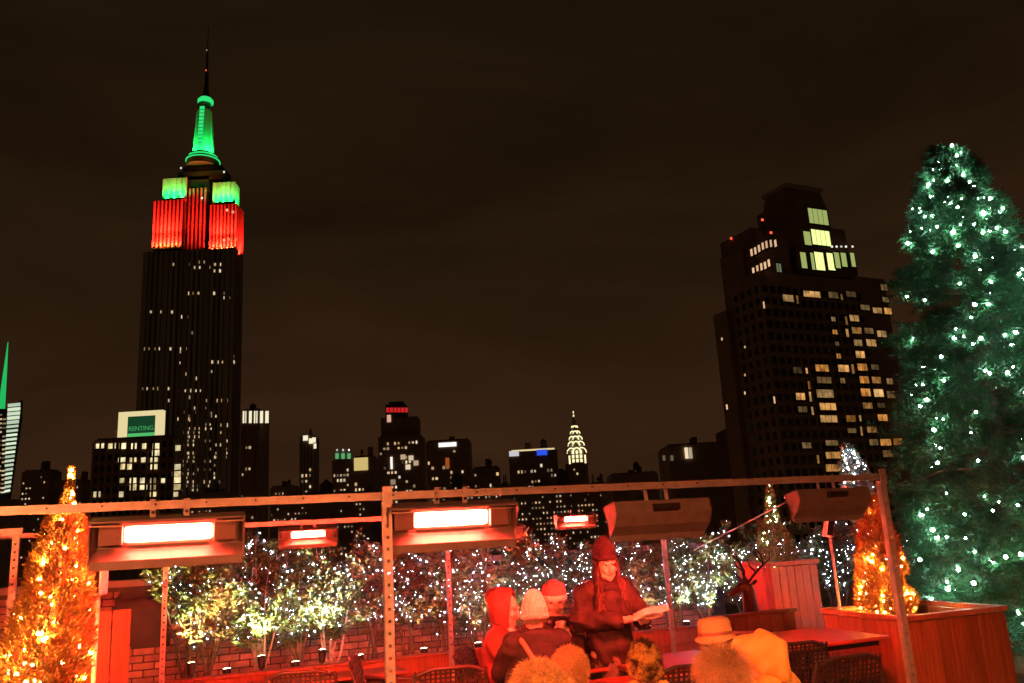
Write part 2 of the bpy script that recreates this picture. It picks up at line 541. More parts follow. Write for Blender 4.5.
# green shoulders
for (x0, x1, y0, y1) in ((164, 192, 178, 200), (214, 239.5, 182, 204)):
    b = tier(x0, x1, y0, y1, D0 + 4, 13, 4, M['limestone'])
    xm, w = (b[0] + b[1]) / 2, b[1] - b[0]
    for i in range(3):
        xx = b[0] + w * (i + .5) / 3
        put(fix, 'floodlight', esb, (xx, D0 + 2.6, b[3] + .8), (1.5, .9, .8))
        lamp(esb, (xx, D0 + 2.4, b[3] + 1.4), (1.6, .8), (xx, D0 + 4, b[3] + 15), 1900, GRN)
    lamp(esb, (xm, D0 - 1, b[3] + 4), (w, 1), (xm, D0 + 4, b[3] + 14), 9000, GRN)
    if x0 > 200:
        lamp(esb, (b[1] + 6, D0 + 9, b[3] + 2), (2, 9), (b[1], D0 + 9, b[3] + 12), 8000, GRN)
    for k in range(3):   # small aerials and parapet posts
        xx = b[0] + w * (k + .5) / 3
        put(fix, 'parapet_post', esb, (xx, D0 + 8, b[2] + 1.4), (.9, .9, 3.0))
# stepped dark cap below the mast
for (x0, x1, y0, y1, dd, dp) in ((185, 214, 176, 190, 7, 12), (178, 231, 171, 179, 7, 13), (183, 226, 166, 171.5, 9, 10)):
    mb = MB(); facebox(mb, x0, x1, y0, y1, D0 + dd, dp); mb.build('setback', M['spandrel'], esb, world=True)
zc = P(203, 163, D0 + 14)
AX, AY = zc.x, D0 + 14
GL = emit('green_light_band', (.03, .85, .2), .95)
for (x0, x1, y0, y1) in ((187, 220, 161.4, 163.2), (189.5, 217.5, 157.5, 159.5)):
    a, b_ = P(x0, y1, AY), P(x1, y1, AY); zt = P(203, y0, AY).z
    r = (b_.x - a.x) / 2
    MB().lathe((AX, AY, 0), [(r, a.z), (r, zt), (r - 1.2, zt + .2)], 20).build('light_band', GL, esb, world=True)
    MB().lathe((AX, AY, 0), [(r - .8, a.z - 5), (r - .8, zt + 1.4)], 20).build('observation_deck', M['spandrel'], esb, world=True)
# mast: fluted cylinder with four wings, glazed light strip, glowing ring
zb, zt = P(205, 157, AY).z, P(207, 104, AY).z
MB().lathe((AX, AY, 0), [(7.6, zb), (7.0, zb + 6), (6.0, zt - 8), (5.6, zt)], 16).build('mast', M['limestone'], esb, world=True, smooth=True)
for s in (-1, 1):
    mb = MB()
    mb.add([(AX + s * 5.5, AY - 1.5, zb), (AX + s * 9.4, AY - 1.5, zb), (AX + s * 8.6, AY - 1.5, zb + 9), (AX + s * 6.4, AY - 1.5, zt - 8), (AX + s * 5.0, AY - 1.5, zt - 4),
            (AX + s * 5.5, AY + 1.5, zb), (AX + s * 9.4, AY + 1.5, zb), (AX + s * 8.6, AY + 1.5, zb + 9), (AX + s * 6.4, AY + 1.5, zt - 8), (AX + s * 5.0, AY + 1.5, zt - 4)],
           [(0, 1, 2, 3, 4), (5, 9, 8, 7, 6), (0, 5, 6, 1), (1, 6, 7, 2), (2, 7, 8, 3), (3, 8, 9, 4), (4, 9, 5, 0)])
    mb.build('mast_wing', M['limestone'], esb, world=True)
    lamp(esb, (AX + s * 11, AY - 9, zb + 1), (3, 2), (AX + s * 6, AY, zb + 22), 15000, GRN)
lamp(esb, (AX, AY - 13, zb + 2), (10, 1.5), (AX, AY - 5, zb + 26), 6000, GRN)
for k in range(11):
    h = (zt - zb - 12) / 11
    win(esb, (AX - .3 + k * .05, AY - 7.3 + k * .1, zb + 7 + (k + .5) * h), 4.0, h * .74, GL, name='mast_window')
MB().lathe((AX + .6, AY, 0), [(5.4, zt), (6.6, zt + .8), (6.6, zt + 3.2), (5.0, zt + 5.2)], 20).build('glow_ring', GL, esb, world=True)
zz = P(207, 98, AY).z
MB().lathe((AX + .8, AY, 0), [(4.6, zt + 5), (3.6, zz + 1), (2.4, zz + 5), (2.0, zz + 12)], 14).build('dome', M['spandrel'], esb, world=True)
za = P(210, 27, AY).z
MB().lathe((AX + 1, AY, 0), [(1.9, zz + 8), (1.7, zz + 24), (1.1, zz + 25), (.95, zz + 44), (.45, zz + 45), (.3, za)], 8).build('antenna', M['black_metal'], esb, world=True)
RL = emit('aviation_red', (1.0, .1, .05), 1.6)
for (dz, m_) in ((26, RL), (46, WARM)):
    win(esb, (AX + .9, AY - 1.9, zz + dz), 1.0, 1.0, m_, name='warning_light')
for px, py in ((181, 168), (224, 172), (202, 198)):
    q = P(px, py, D0 + 3); win(esb, q, 1.3, 1.5, COOL, name='warning_light')
# lit windows: rows read off the facade, then the busier lower storeys
rows = {215: (75, 82, 103, 110, 117, 135, 142), 166: (176, 183, 192, 201, 210, 226, 246, 253, 270, 276, 285), 178: (268, 275, 284),
        90: (140, 170, 180, 246, 252, 265), 98: (172, 180, 196, 210, 230), 107: (248, 256, 268), 84: (174, 205, 216, 228), 253: (274, 281, 296), 246: (112,), 270: (186, 192, 222), 228: (160, 168, 180),
        312: (67, 74, 93, 100, 110, 130, 137, 160, 168), 320: (158, 166), 347: (236, 246, 262, 270, 293, 300), 332: (293, 300), 349: (156,),
        378: (165, 178), 417: (60, 67, 87, 95, 125, 131), 422: (160, 176, 186, 204, 212), 440: (178,), 448: (128, 230, 258, 264, 270, 281, 291),
        482: (240,), 497: (147, 154, 176, 182), 513: (260, 284, 292), 372: (220, 236), 390: (200,)}
def esbwin(px, py, w=1.9, h=2.5, m_=None):
    q = P(px, py, D0 - .62)
    if XL + 1 < q.x < XR - 1:
        k = round((q.x - XL) / pw - .5)
        frac = (q.x - XL) / pw - k - .5
        x = XL + (k + .5) * pw + (-.85 if frac < 0 else .85) * .8
        q = Vector((x, D0 - .25, q.z))
    else:
        q = Vector((XR - 1 if q.x > XR else XL + 1.5, D0 - .62, q.z)) if q.x < XR else P(px, py, D0 + 10) * 1
    return win(esb, q, w * random.uniform(.6, 1.0), h * random.uniform(.75, 1.1), m_ or WARM)
for v, us in rows.items():
    for u in us:
        px, py = 120 + u / 2.629, 230 + v / 2.629
        if px < 232: esbwin(px, py)
        else:
            q = PN(px, py, (XR + .55, D0, 0), Vector((1, 0, 0)))
            if D0 < q.y < D0 + DEP: win(esb, q, .3, 2.4, WARM, depth=2.2)
for py in np.arange(408, 492, 4.1):
    for px in np.arange(181, 229, 2.9):
        if random.random() < .20 + .0022 * (py - 408): esbwin(px, py, 1.6, 2.2)
for px, py in ((229, 239), (236, 239), (224, 240), (233, 212), (227, 210)):
    q = P(px, py, D0 + .9); win(esb, q, 1.6, 2.0, WARM)

# --- generic skyline blocks
def block(name, label, x0, x1, ytop, D, depth, m_, cat='building', ybot=None):
    a, b = P(x0, ytop, D), P(x1, ytop, D)
    zt = P((x0 + x1) / 2, ytop, D).z
    a.x, b.x = fit(a.x, b.x, D, depth)
    t = thing(name, label, cat, ((a.x + b.x) / 2, D + depth / 2, -75))
    MB().box(((a.x + b.x) / 2, D + depth / 2, (zt - 75) / 2), (b.x - a.x, depth, zt + 75)).build('wall', m_, t, world=True)
    MB().box(((a.x + b.x) / 2, D + depth / 2, zt + .006 * D * .2), (b.x - a.x - .01 * D * .4, depth * .8, .0024 * D)).build('roof_parapet', m_, t, world=True)
    wd = b.x - a.x
    for k in range(random.choice((1, 2, 2, 3))):
        sx = random.uniform(.06, .2) * wd; sh = random.uniform(.004, .012) * D
        MB().box((a.x + wd * random.uniform(.2, .8), D + depth * random.uniform(.3, .7), zt + .0018 * D + sh / 2), (sx, depth * .25, sh)).build('roof_plant', m_, t, world=True)
    if cat == 'building' and random.random() < .6:
        r_ = min(2.6, wd * .07); cx_ = a.x + wd * random.uniform(.25, .75); zz_ = zt + .0024 * D
        MB().lathe((cx_, D + depth * .45, zz_), [(r_ * .9, 1.8), (r_, 2.0), (r_, 2.0 + 2.6 * r_ / 1.6), (.1, 2.6 + 3.4 * r_ / 1.6)], 12).build('water_tank', M['bark'], t, world=True)
        for sx in (-1, 1):
            for sy in (-1, 1): MB().box((cx_ + sx * r_ * .6, D + depth * .45 + sy * r_ * .6, zz_ + .8), (.3, .3, 2.4)).build('tank_leg', M['black_metal'], t, world=True)
    return t, a.x, b.x, zt

def scatter(t, xa, xb, zt, D, zlow, fx, fz, prob, m_=None, sx=.5, sz=.5, limit=140, run=.3):
    """lit windows on a facade grid of fx by fz metres"""
    n = 0
    z = zt - fz * 1.2
    while z > zlow and n < limit:
        x = xa + fx * .7
        prev = False
        while x < xb - fx * .4 and n < limit:
            p = prob + (run if prev else 0)
            prev = random.random() < p
            if prev:
                win(t, (x, D - .1, z), fx * sx * random.uniform(.7, 1.3), fz * sz * random.uniform(.7, 1.2), m_ or WARM); n += 1
            x += fx
        z -= fz

def strips(t, xa, xb, zt, D, n, m_, w=.35, zb=-70):
    me = MB().box((0, 0, 0), (1, 1, 1)).mesh('pilaster'); me.materials.append(m_)
    for i in range(n + 1):
        put(me, 'pilaster', t, (xa + (xb - xa) * i / n, D - .1, (zt + zb) / 2), ((xb - xa) / n * w, .8, zt - zb))

# block with the green and white sign
t, xa, xb, zt = block('sign_building', 'dark block with green lettered sign in a white lit rooftop frame', 94.5, 184, 438, 330, 9, M['dark_brick'])
Ds = 330
mb = MB(); facebox(mb, 118, 165, 411, 438, Ds + 2, 2.5); mb.build('sign_frame', emit('sign_white', (1.0, .82, .42), .8), t, world=True)
sgn = MB(); sb = facebox(sgn, 127.5, 155, 416, 437, Ds + 1.4, .6); sg = sgn.build('sign_panel', emit('sign_green', (.008, .05, .018), 1.0), t, world=True)
sl = MB(); facebox(sl, 127.5, 154.5, 433, 437.6, Ds + 1.0, .7); sl.build('sign_light_trough', emit('sign_glow', (.09, .5, .14), 1.0), sg, world=True)
fc = bpy.data.curves.new('lettering', 'FONT'); fc.body = 'RENTING'; fc.extrude = .1; fc.align_x = 'CENTER'; fc.align_y = 'CENTER'
fo = bpy.data.objects.new('lettering_src', fc); col.objects.link(fo)
bpy.context.view_layer.update()
fm = bpy.data.meshes.new_from_object(fo.evaluated_get(bpy.context.evaluated_depsgraph_get()))
bpy.data.objects.remove(fo)
fm.name = 'lettering'
fm.materials.clear(); fm.materials.append(emit('lettering_green', (.05, .30, .09), 1.0))
lo = link('lettering', fm, None, sg)
tw = max(v.co.x for v in fm.vertices) - min(v.co.x for v in fm.vertices)
q = P(141, 428.5, Ds + .75)
s_ = (sb[1] - sb[0]) * .9 / tw
lo.location = q - wloc(sg); lo.rotation_euler = (R(90), 0, 0); lo.scale = (s_, s_ * 1.1, 1)
strips(t, xa, xb, zt - 1, Ds, 12, M['dark_brick'], .3)
mbw = MB()
for r in range(9):
    for c in range(12):
        x = xa + (xb - xa) * (c + .5) / 12; z = zt - 3 - r * 4.3
        mbw.box((x, Ds, z), (1.7, .2, 2.3))
tag(mbw.build('dark_windows', M['darkglass'], t, world=True), kind='stuff')
SW = emit('window_office', (1.0, .75, .33), .95, vary=.5, col2=(1.0, .85, .5), lines=.5)
for r, us in {0: (100, 112, 123, 134, 145, 156), 1: (156,), 2: (122, 133, 144, 154), 3: (122, 130, 154), 5: (121, 133, 143, 153, 164, 176), 6: (133, 143, 153), 4: (176,), 7: (97, 121, 153, 175)}.items():
    for u in us:
        q = P(u, 446 + r * 6.9, Ds - .2)
        win(t, q, random.uniform(2.0, 3.2), random.uniform(1.7, 2.3), SW)
for py in (448, 467, 474, 480, 487):
    q = P(177, py, Ds - .2); win(t, q, 2.8, 2.2, SW)

# slim tower with the white columned crown
t, xa, xb, zt = block('slim_tower', 'slim tower with a crown of five white lit columns', 241.5, 269.5, 410, 560, 22, M['dark_brick'], 'skyscraper')
CW = emit('crown_white', (1.0, .9, .62), .95)
for i in range(5):
    q0, q1 = P(244.5 + i * 5.6, 411, 559.5), P(244.5 + i * 5.6, 423, 559.5)
    win(t, (q0.x, 559.7, (q0.z + q1.z) / 2), 2.3, q0.z - q1.z, CW, name='crown_column')
strips(t, xa, xb, zt, 560, 5, M['dark_brick'], .22)
scatter(t, xa, xb, zt - 14, 560, 10, 2.3, 3.6, .09, limit=70)
# residential tower with lit top corner
t, xa, xb, zt = block('columned_tower', 'narrow ribbed apartment tower with a glowing top corner', 300, 319, 436, 520, 16, M['brown_tower'], 'skyscraper')
strips(t, xa, xb, zt, 520, 4, M['limestone'], .3)
for px, py, w in ((305.5, 438, 3), (311, 441, 2.6), (314, 440, 2.2), (315, 446, 1.6)):
    win(t, P(px, py, 519.2), w, 3.2, CW, name='crown_lamp')
scatter(t, xa, xb, zt - 10, 519.6, 0, 2.4, 3.5, .3, sx=.4, limit=80)
# green roofed tower and pale sign beside it
t, xa, xb, zt = block('green_crown_tower', 'small tower with a green lit crown, beside a pale square sign', 332, 354, 460, 600, 18, M['dark_brick'], 'skyscraper')
mb = MB(); facebox(mb, 335.5, 350.5, 449, 460, 602, 10); cw = mb.build('crown', M['limestone'], t, world=True)
for px in (337, 343, 349):
    q = P(px, 456, 601); win(t, q, 2.4, 4, emit('crown_green', (.12, .42, .16), .9), name='crown_light')
    win(t, P(px, 450, 601), .9, 1.4, COOL, name='crown_lamp')
scatter(t, xa, xb, zt - 3, 600, 0, 2.4, 3.6, .2, limit=45)
t, xa, xb, zt = block('sign_block', 'low block carrying a pale yellow square sign, left of the red topped tower', 353, 379, 457, 500, 18, M['dark_brick'])
win(t, (P(361, 464, 499.6)), 8.4, 7.6, emit('pale_sign', (1.0, .74, .26), .62), name='sign_panel')
scatter(t, xa, xb, zt - 12, 500, 0, 2.2, 3.3, .18, limit=45)
# red topped tower
t, xa, xb, zt = block('red_top_tower', 'stepped dark tower with a red lit band round its top', 378, 425, 436, 620, 26, M['dark_brick'], 'skyscraper')
mb = MB(); facebox(mb, 381, 420.5, 417, 436, 624, 20); mb.build('upper_storeys', M['dark_brick'], t, world=True)
mb = MB(); facebox(mb, 385.5, 408, 404, 417, 626, 16); mb.build('penthouse', M['spandrel'], t, world=True)
mb = MB(); facebox(mb, 389, 404.5, 401.5, 405, 630, 8); mb.build('roof_housing', M['spandrel'], t, world=True)
RB = emit('red_band', (1.0, .03, .03), .55)
for i in range(6):
    win(t, P(387.8 + i * 3.7, 410, 625.6), 2.3, 3.6, RB, name='red_light')
win(t, P(389, 418.5, 623.6), 3.0, 5.5, emit('corner_lamp', (1.0, .55, .42), .7), name='corner_light')
scatter(t, xa, xb, zt - 1, 620, 0, 2.7, 3.6, .2, limit=90)
for px, py in ((403, 457), (411, 458), (408, 467), (393, 482), (416, 463)):
    win(t, P(px, py, 619.4), 3.6, 3.6, WARM)
win(t, P(391.5, 463, 619.4), 1.6, 9, COOL)
# wide slab with white sign
t, xa, xb, zt = block('slab_tower', 'broad dark slab with a short white sign near its roof', 425.5, 471.5, 441, 560, 24, M['dark_brick'])
win(t, P(447.5, 444.6, 559.6), 12, 2.8, emit('white_sign', (.95, 1.0, .9), 1.2), name='sign_panel')
win(t, P(447.4, 463, 559.6), 2.6, 7, emit('amber_window', (.5, .12, .02), .6))
scatter(t, xa, xb, zt - 3, 560, 0, 2.5, 3.5, .16, limit=90)
t, xa, xb, zt = block('low_block', 'low dark block right of the broad slab', 472.5, 500, 468, 520, 20, M['dark_brick'])
scatter(t, xa, xb, zt, 520, -5, 2.3, 3.4, .16, limit=40)
# blue topped block
t, xa, xb, zt = block('blue_light_block', 'flat roofed block with white and blue lights along its roof edge', 508.5, 557, 451, 480, 22, M['dark_brick'])
win(t, P(514, 453.6, 479.5), 5.6, 3.0, emit('white_roof_light', (.85, .8, .85), .7), name='roof_light')
win(t, P(542, 452.4, 479.5), 6.0, 3.2, emit('blue_roof_light', (.03, .1, .9), .9), name='roof_light')
win(t, P(533, 449.8, 480.5), 25, .9, emit('roof_edge_light', (1.0, .8, .4), .8), name='roof_edge_light')
scatter(t, xa, xb, zt - 5, 480, 0, 1.9, 3.0, .12, limit=90)
# the spire with stacked arches
Dc = 700
ch = thing('spire_skyscraper', 'silver spired tower with glowing stacked arches, small on the skyline', 'skyscraper', (P(577, 462, Dc).x, Dc + 9, -75))
CL = emit('arch_light', (1.0, .86, .45), 1.5)
zb = P(577, 463, Dc).z
xa, xb = P(566.5, 470, Dc).x, P(588, 470, Dc).x
MB().box(((xa + xb) / 2, Dc + 9, (zb - 75) / 2), (xb - xa, 18, zb + 75)).build('wall', M['brown_tower'], ch, world=True)
zt = P(572, 411, Dc).z
xc = P(576, 440, Dc).x
Hc = zt - zb
prof = [(7.6, 0), (7.4, .22), (6.4, .36), (5.2, .48), (3.9, .6), (2.6, .72), (1.3, .84), (.5, .94), (.12, 1.0)]
MB().lathe((xc, Dc + 8.5, zb), [(r, h * Hc) for r, h in prof], 12).build('crown', M['steel'], ch, world=True, smooth=True)
for k, (r, h) in enumerate(((7.3, .26), (6.2, .40), (5.0, .52), (3.7, .64), (2.4, .76))):
    for s in (-1, 0, 1):
        mb = MB()
        cx = xc + s * r * .62
        yy = Dc + 8.5 - r * (1.02 if s == 0 else .86)
        ww = r * .5
        pts = [(cx + ww * math.cos(a), yy, zb + h * Hc - 3 + ww * 1.25 * math.sin(a)) for a in np.linspace(0, math.pi, 7)]
        mb.tube(pts, .5, 5)
        mb.build('arch_light', CL, ch, world=True)
for k in range(3):
    for s in (-1, 0, 1):
        win(ch, (xc + s * 3.4, Dc + .7, zb + 2 + k * 3.6), 1.8, 2.6, CL, name='crown_window')
for s in (-1, 1):
    win(ch, (xc + s * 6.6, Dc - .2, zb + 3), 1.3, 7, CL, name='corner_light')
win(ch, (xc, Dc + 8, zb + Hc * .9), 1.0, 4.5, CL, name='spire_light')
win(ch, (xc, Dc + 8, zb + Hc * 1.0), .8, 1.8, CL, name='spire_light')
scatter(ch, xa, xb, zb - 1, Dc, 0, 2.4, 3.6, .2, limit=30)
# glass tower on the left edge, striped facet and green spire
Dg = 900
gt = thing('glass_tower', 'angular glass tower with white stripes and green spire at left edge', 'skyscraper', (P(4, 500, Dg).x, Dg + 20, -75))
def facet(pts, th=4.0):
    n = len(pts)
    vs = [P(x, y, Dg) for x, y in pts] + [P(x, y, Dg) + Vector((0, th, 0)) for x, y in pts]
    return MB().add(vs, [tuple(range(n)), tuple(range(2 * n - 1, n - 1, -1))] + [(k, n + k, n + (k + 1) % n, (k + 1) % n) for k in range(n)])
facet([(8, 409), (20.8, 400), (20.0, 420), (9, 497), (2, 510), (3, 470)]).build('wall', M['spandrel'], gt, world=True)
facet([(-60, 418), (-20, 408), (8, 409), (3, 470), (2, 512), (-60, 520)], 6).build('wall', M['spandrel'], gt, world=True)
SWH = emit('stripe_white', (.82, 1.0, .72), .75, vary=.25)
for k in range(21):
    y = 405.5 + k * 4.3
    f = (y - 400) / 97
    xr = 20.6 - 10.8 * max(0, f - .12) / .88 - .4
    xl = 8.2 - 5 * f + (1 if k > 14 else 0)
    a, b = P(xl, y, Dg - .6), P(xr, y - 1.2, Dg - .6)
    MB().bar(a, b, .6, 3.6 if k < 5 else 2.5).build('light_stripe', SWH, gt, world=True)
    if k > 1:
        for j in range(2):
            u0 = -1 + j * 4.2 - f * 2; a, b = P(u0, y + 1, Dg - .6), P(u0 + 3.2, y + .6, Dg - .6)
            if random.random() < .8: MB().bar(a, b, .6, 1.6).build('window', WARM, gt, world=True)
q0, q1 = P(1.5, 409, Dg + 10), P(8, 342, Dg + 10)
MB().tube([(q0.x, q0.y, q0.z), ((q0.x * .5 + q1.x * .5), q0.y, (q0.z + q1.z) / 2), (q1.x, q0.y, q1.z)], [3.4, 2.0, .35], 6).build('spire', emit('spire_green', (.02, .62, .14), .8, ), gt, world=True)
# filler skyline, mostly under the beam
fill = [(22, 62, 471, 900, .10, 'hazy low tower cluster right of the striped glass tower'), (58, 96, 481, 760, .12, 'low dark block beyond the tip of the left orange tree'),
        (183.5, 241, 494, 420, .16, 'low block in front of the tallest skyscraper base'), (270, 301, 487, 640, .14, 'squat block between the slim tower and the ribbed tower'),
        (319.5, 334, 484, 700, .18, 'squat block right of the ribbed apartment tower'), (354, 381, 492, 300, .16, 'nearest low block below the pale square sign'),
        (500, 510, 484, 640, .1, 'sliver of building left of the block with blue roof light'), (556.5, 567, 478, 600, .12, 'narrow building left of the silver spire'),
        (587, 607, 484, 560, .12, 'small building right of the silver spire'), (606, 658, 474, 420, .03, 'long dark flat roofed block right of the silver spire'),
        (508, 600, 490, 300, .3, 'nearer block dotted with small windows below the silver spire'), (272, 388, 500, 330, .12, 'wide low block behind the shrubs left of the steel post'),
        (420, 508, 492, 320, .16, 'low wide block hidden behind the middle heater'), (-40, 24, 500, 420, .1, 'low block at the left edge below the striped tower')]
for x0, x1, yt, D, pr, lb in fill:
    t, xa, xb, zt = block('city_block', lb, x0, x1, yt, D, 24, M['dark_brick'])
    tag(t, group='low buildings along the skyline')
    scatter(t, xa, xb, zt, D, -8, D * .0042, D * .0062, pr * 1.25, sx=.32, sz=.3, limit=130, run=.2)
# dark blocks at right
t, xa, xb, zt = block('dark_block', 'dark flat roofed block below the lit apartment tower, two lit windows', 657, 742, 444, 260, 20, M['dark_brick'])
mb = MB(); facebox(mb, 716, 770, 427, 450, 262, 16); mb.build('roof_housing', M['dark_brick'], t, world=True)
for px in (686.5, 690.5):
    win(t, P(px, 453, 259.6), 1.0, 3.4, WARM)
for px in (664, 672):
    win(t, P(px, 458, 259.6), .8, 1.6, emit('dim_window', (.25, .2, .12), .5))
tp = thing('pointed_roof_tower', 'dark tower with a pointed roof behind the big christmas tree', 'building', (P(920, 450, 300).x, 312, -75))
c0 = P(914, 332, 312); zb = P(914, 372, 312).z; hw = P(940, 400, 312).x - P(914, 400, 312).x
MB().box((c0.x, 312, (zb - 75) / 2), (hw * 1.7, hw * 1.7, zb + 75)).build('wall', M['spandrel'], tp, world=True)
MB().add([(c0.x - hw, 312 - hw, zb), (c0.x + hw, 312 - hw, zb), (c0.x + hw, 312 + hw, zb), (c0.x - hw, 312 + hw, zb), (c0.x, 312, c0.z)],
         [(0, 1, 4), (1, 2, 4), (2, 3, 4), (3, 0, 4), (3, 2, 1, 0)]).build('roof', M['spandrel'], tp, world=True)

# --- the apartment tower on the right
AL = R(25)
U = Vector((math.cos(AL), math.sin(AL), 0)); V = Vector((-math.sin(AL), math.cos(AL), 0))
K = P(775, 400, 215); K.z = 0
def K_(u, v, z=0): return K + U * u + V * v + Vector((0, 0, z))
at = thing('apartment_tower', 'brown apartment tower with many lit windows and a stepped glowing crown', 'skyscraper', (K.x + 10, K.y + 18, -75))
zmain = PN(800, 275, K, V).z
def tb(u0, u1, v0, v1, z0, z1, name, m_=None, taper=None):
    return MB().box(K_((u0 + u1) / 2, (v0 + v1) / 2, (z0 + z1) / 2), (u1 - u0, v1 - v0, z1 - z0), AL, taper=taper).build(name, m_ or M['brown_tower'], at, world=True)
tb(0, 37, 0, 15, -75, zmain, 'wall')
zr = PN(870, 276, K, V).z
tb(37, 47.6, .02, 14, -75, zr - .5, 'wall')
zl = PN(757, 226, K_(2.2, 0), U).z
tb(1.2, 14, 2.0, 15.5, zmain - 2, zl, 'wall')
tb(.2, 12, 6, 15.2, zmain, zl - 5, 'wall')
zl2 = PN(722, 312, K_(-1.5, 0), U).z
tb(-1.6, 12, 13, 19, -75, zl2, 'wall')
# stepped crown, planes parallel to the right face
pl = [(2.0, 0), (4.5, 0), (6.5, 0)]
def crown(x0, x1, y0, y1, v0, v1, name, m_=None, taper=None):
    pt = K_(0, v0)
    ym = (y0 + y1) / 2
    a, b = PN(x0, ym, pt, V), PN(x1, ym, pt, V)
    u0, u1 = (a - K).dot(U), (b - K).dot(U)
    z1, z0 = PN((x0 + x1) / 2, y0, pt, V).z, PN((x0 + x1) / 2, y1, pt, V).z
    tb(u0, u1, v0, v1, z0, z1, name, m_, taper)
    return u0, u1, z0, z1
crown(797, 856, 250, 276, 3.0, 20, 'setback')
crown(786, 846, 226, 252, 5.0, 18, 'setback')
crown(784, 829, 206, 230, 6.0, 17, 'upper_storeys')
crown(785, 826, 189, 208, 6.3, 16.5, 'lantern', None, .84)
crown(786, 822.5, 185.5, 189, 6.1, 16.7, 'roof_cap', M['limestone'])
YG = emit('crown_glow', (.85, 1.0, .32), 1.25)
YG2 = emit('crown_glow_soft', (.55, .66, .2), .62)
def awin(px, py, w, h, m_, v=0.0, frame=True, u_face=None, mull=2, proud=.0):
    if u_face is None:
        pt, n, rz = K_(0, v - proud), V, AL
    else:
        pt, n, rz = K_(u_face - proud, 0), U, AL + R(90)
    q = PN(px, py, pt, n)
    sc_ = (q - CAM).length / FPX * .97
    f = abs((q - CAM).normalized().dot(n))
    ww, hh = w * sc_ / max(f, .35), h * sc_
    o = thing_part('window', at, q, rz)
    # reveal frame, mullions, sill
    mb = MB()
    t_ = .16
    for sx in (-1, 1): mb.box((sx * (ww / 2 + t_ / 2), -.1, 0), (t_, .3, hh + 2 * t_))
    for sz in (-1, 1): mb.box((0, -.1, sz * (hh / 2 + t_ / 2)), (ww - .002, .3, t_))
    if frame:
        for k in range(1, mull + 1):
            mb.box((-ww / 2 + ww * k / (mull + 1), -.06, 0), (.09, .12, hh - .004))
        mb.box((0, -.14, -hh / 2 - t_ * 1.6), (ww + .5, .5, .12))
    me = mb.mesh('window'); me.materials.append(M['spandrel']); o.data = me
    p = bpy.data.objects.new('pane', unitbox(m_)); col.objects.link(p); p.parent = o
    p.location = (0, -.02, 0); p.scale = (ww, .05, hh)
    return o
def thing_part(name, parent, c, rz):
    o = bpy.data.objects.new(name, bpy.data.meshes.new(name)); col.objects.link(o); o.parent = parent
    o.location = Vector(c) - wloc(parent); o.rotation_euler = (0, 0, rz)
    return o
z8 = lambda u, v: (720 + u / 4.27, 170 + v / 4.27)
for (u, v, w, h, m_, vv) in ((418, 200, 68, 66, YG2, 6.0), (430, 290, 66, 66, YG, 5.0), (372, 292, 26, 60, YG2, 5.0),
                             (424, 390, 34, 78, YG, 3.0), (395, 390, 14, 74, YG2, 3.0), (472, 392, 26, 74, YG, 3.0), (498, 386, 22, 68, YG2, 3.0), (528, 384, 20, 60, YG2, 3.0), (566, 384, 16, 60, YG2, 3.0), (356, 386, 22, 70, YG2, 3.0)):
    px, py = z8(u, v); awin(px, py, w / 4.27, h / 4.27, m_, vv, True, proud=.12, mull=3 if w > 50 else 0)
for u in (478, 498, 518, 538, 566):
    px, py = z8(u, 327); q = PN(px, py, K_(0, 2.7), V); win(at, q, .5, .5, COOL, AL, name='terrace_lamp')
for u, v in ((181, 213), (218, 268), (48, 292)):
    px, py = z8(u, v); q = PN(px, py, K_(1.0, 0), U); win(at, q, .6, .6, RL, AL, name='warning_light')
    if u != 48: MB().tube([q - Vector((0, 0, 5)), q - Vector((0, 0, .3))], .15, 6).build('aerial', M['black_metal'], at, world=True)
OR1 = emit('window_peach', (1.0, .62, .34), .75, vary=.3)
for u, v in ((135, 352), (151, 345), (167, 335), (183, 325), (199, 318), (218, 313), (237, 313), (143, 432), (160, 422), (177, 413), (193, 407), (209, 397)):
    px, py = z8(u, v); awin(px, py, 2.1, 7.2, OR1, u_face=1.2, mull=0, proud=.12)
px, py = z8(250, 418); awin(px, py, 4.6, 9, emit('window_dim_green', (.2, .24, .14), .6), v=2.0, mull=1, proud=.12)
for px, py, h in ((764, 305, 7), (745, 347, 2.5), (745, 375, 2.5), (745, 393, 3), (727, 407, 5), (774.5, 400, 7), (722, 339, 3)):
    awin(px, py, 1.6, h, OR1, u_face=-1.6 if px < 740 else 0.0, mull=0, proud=.12)
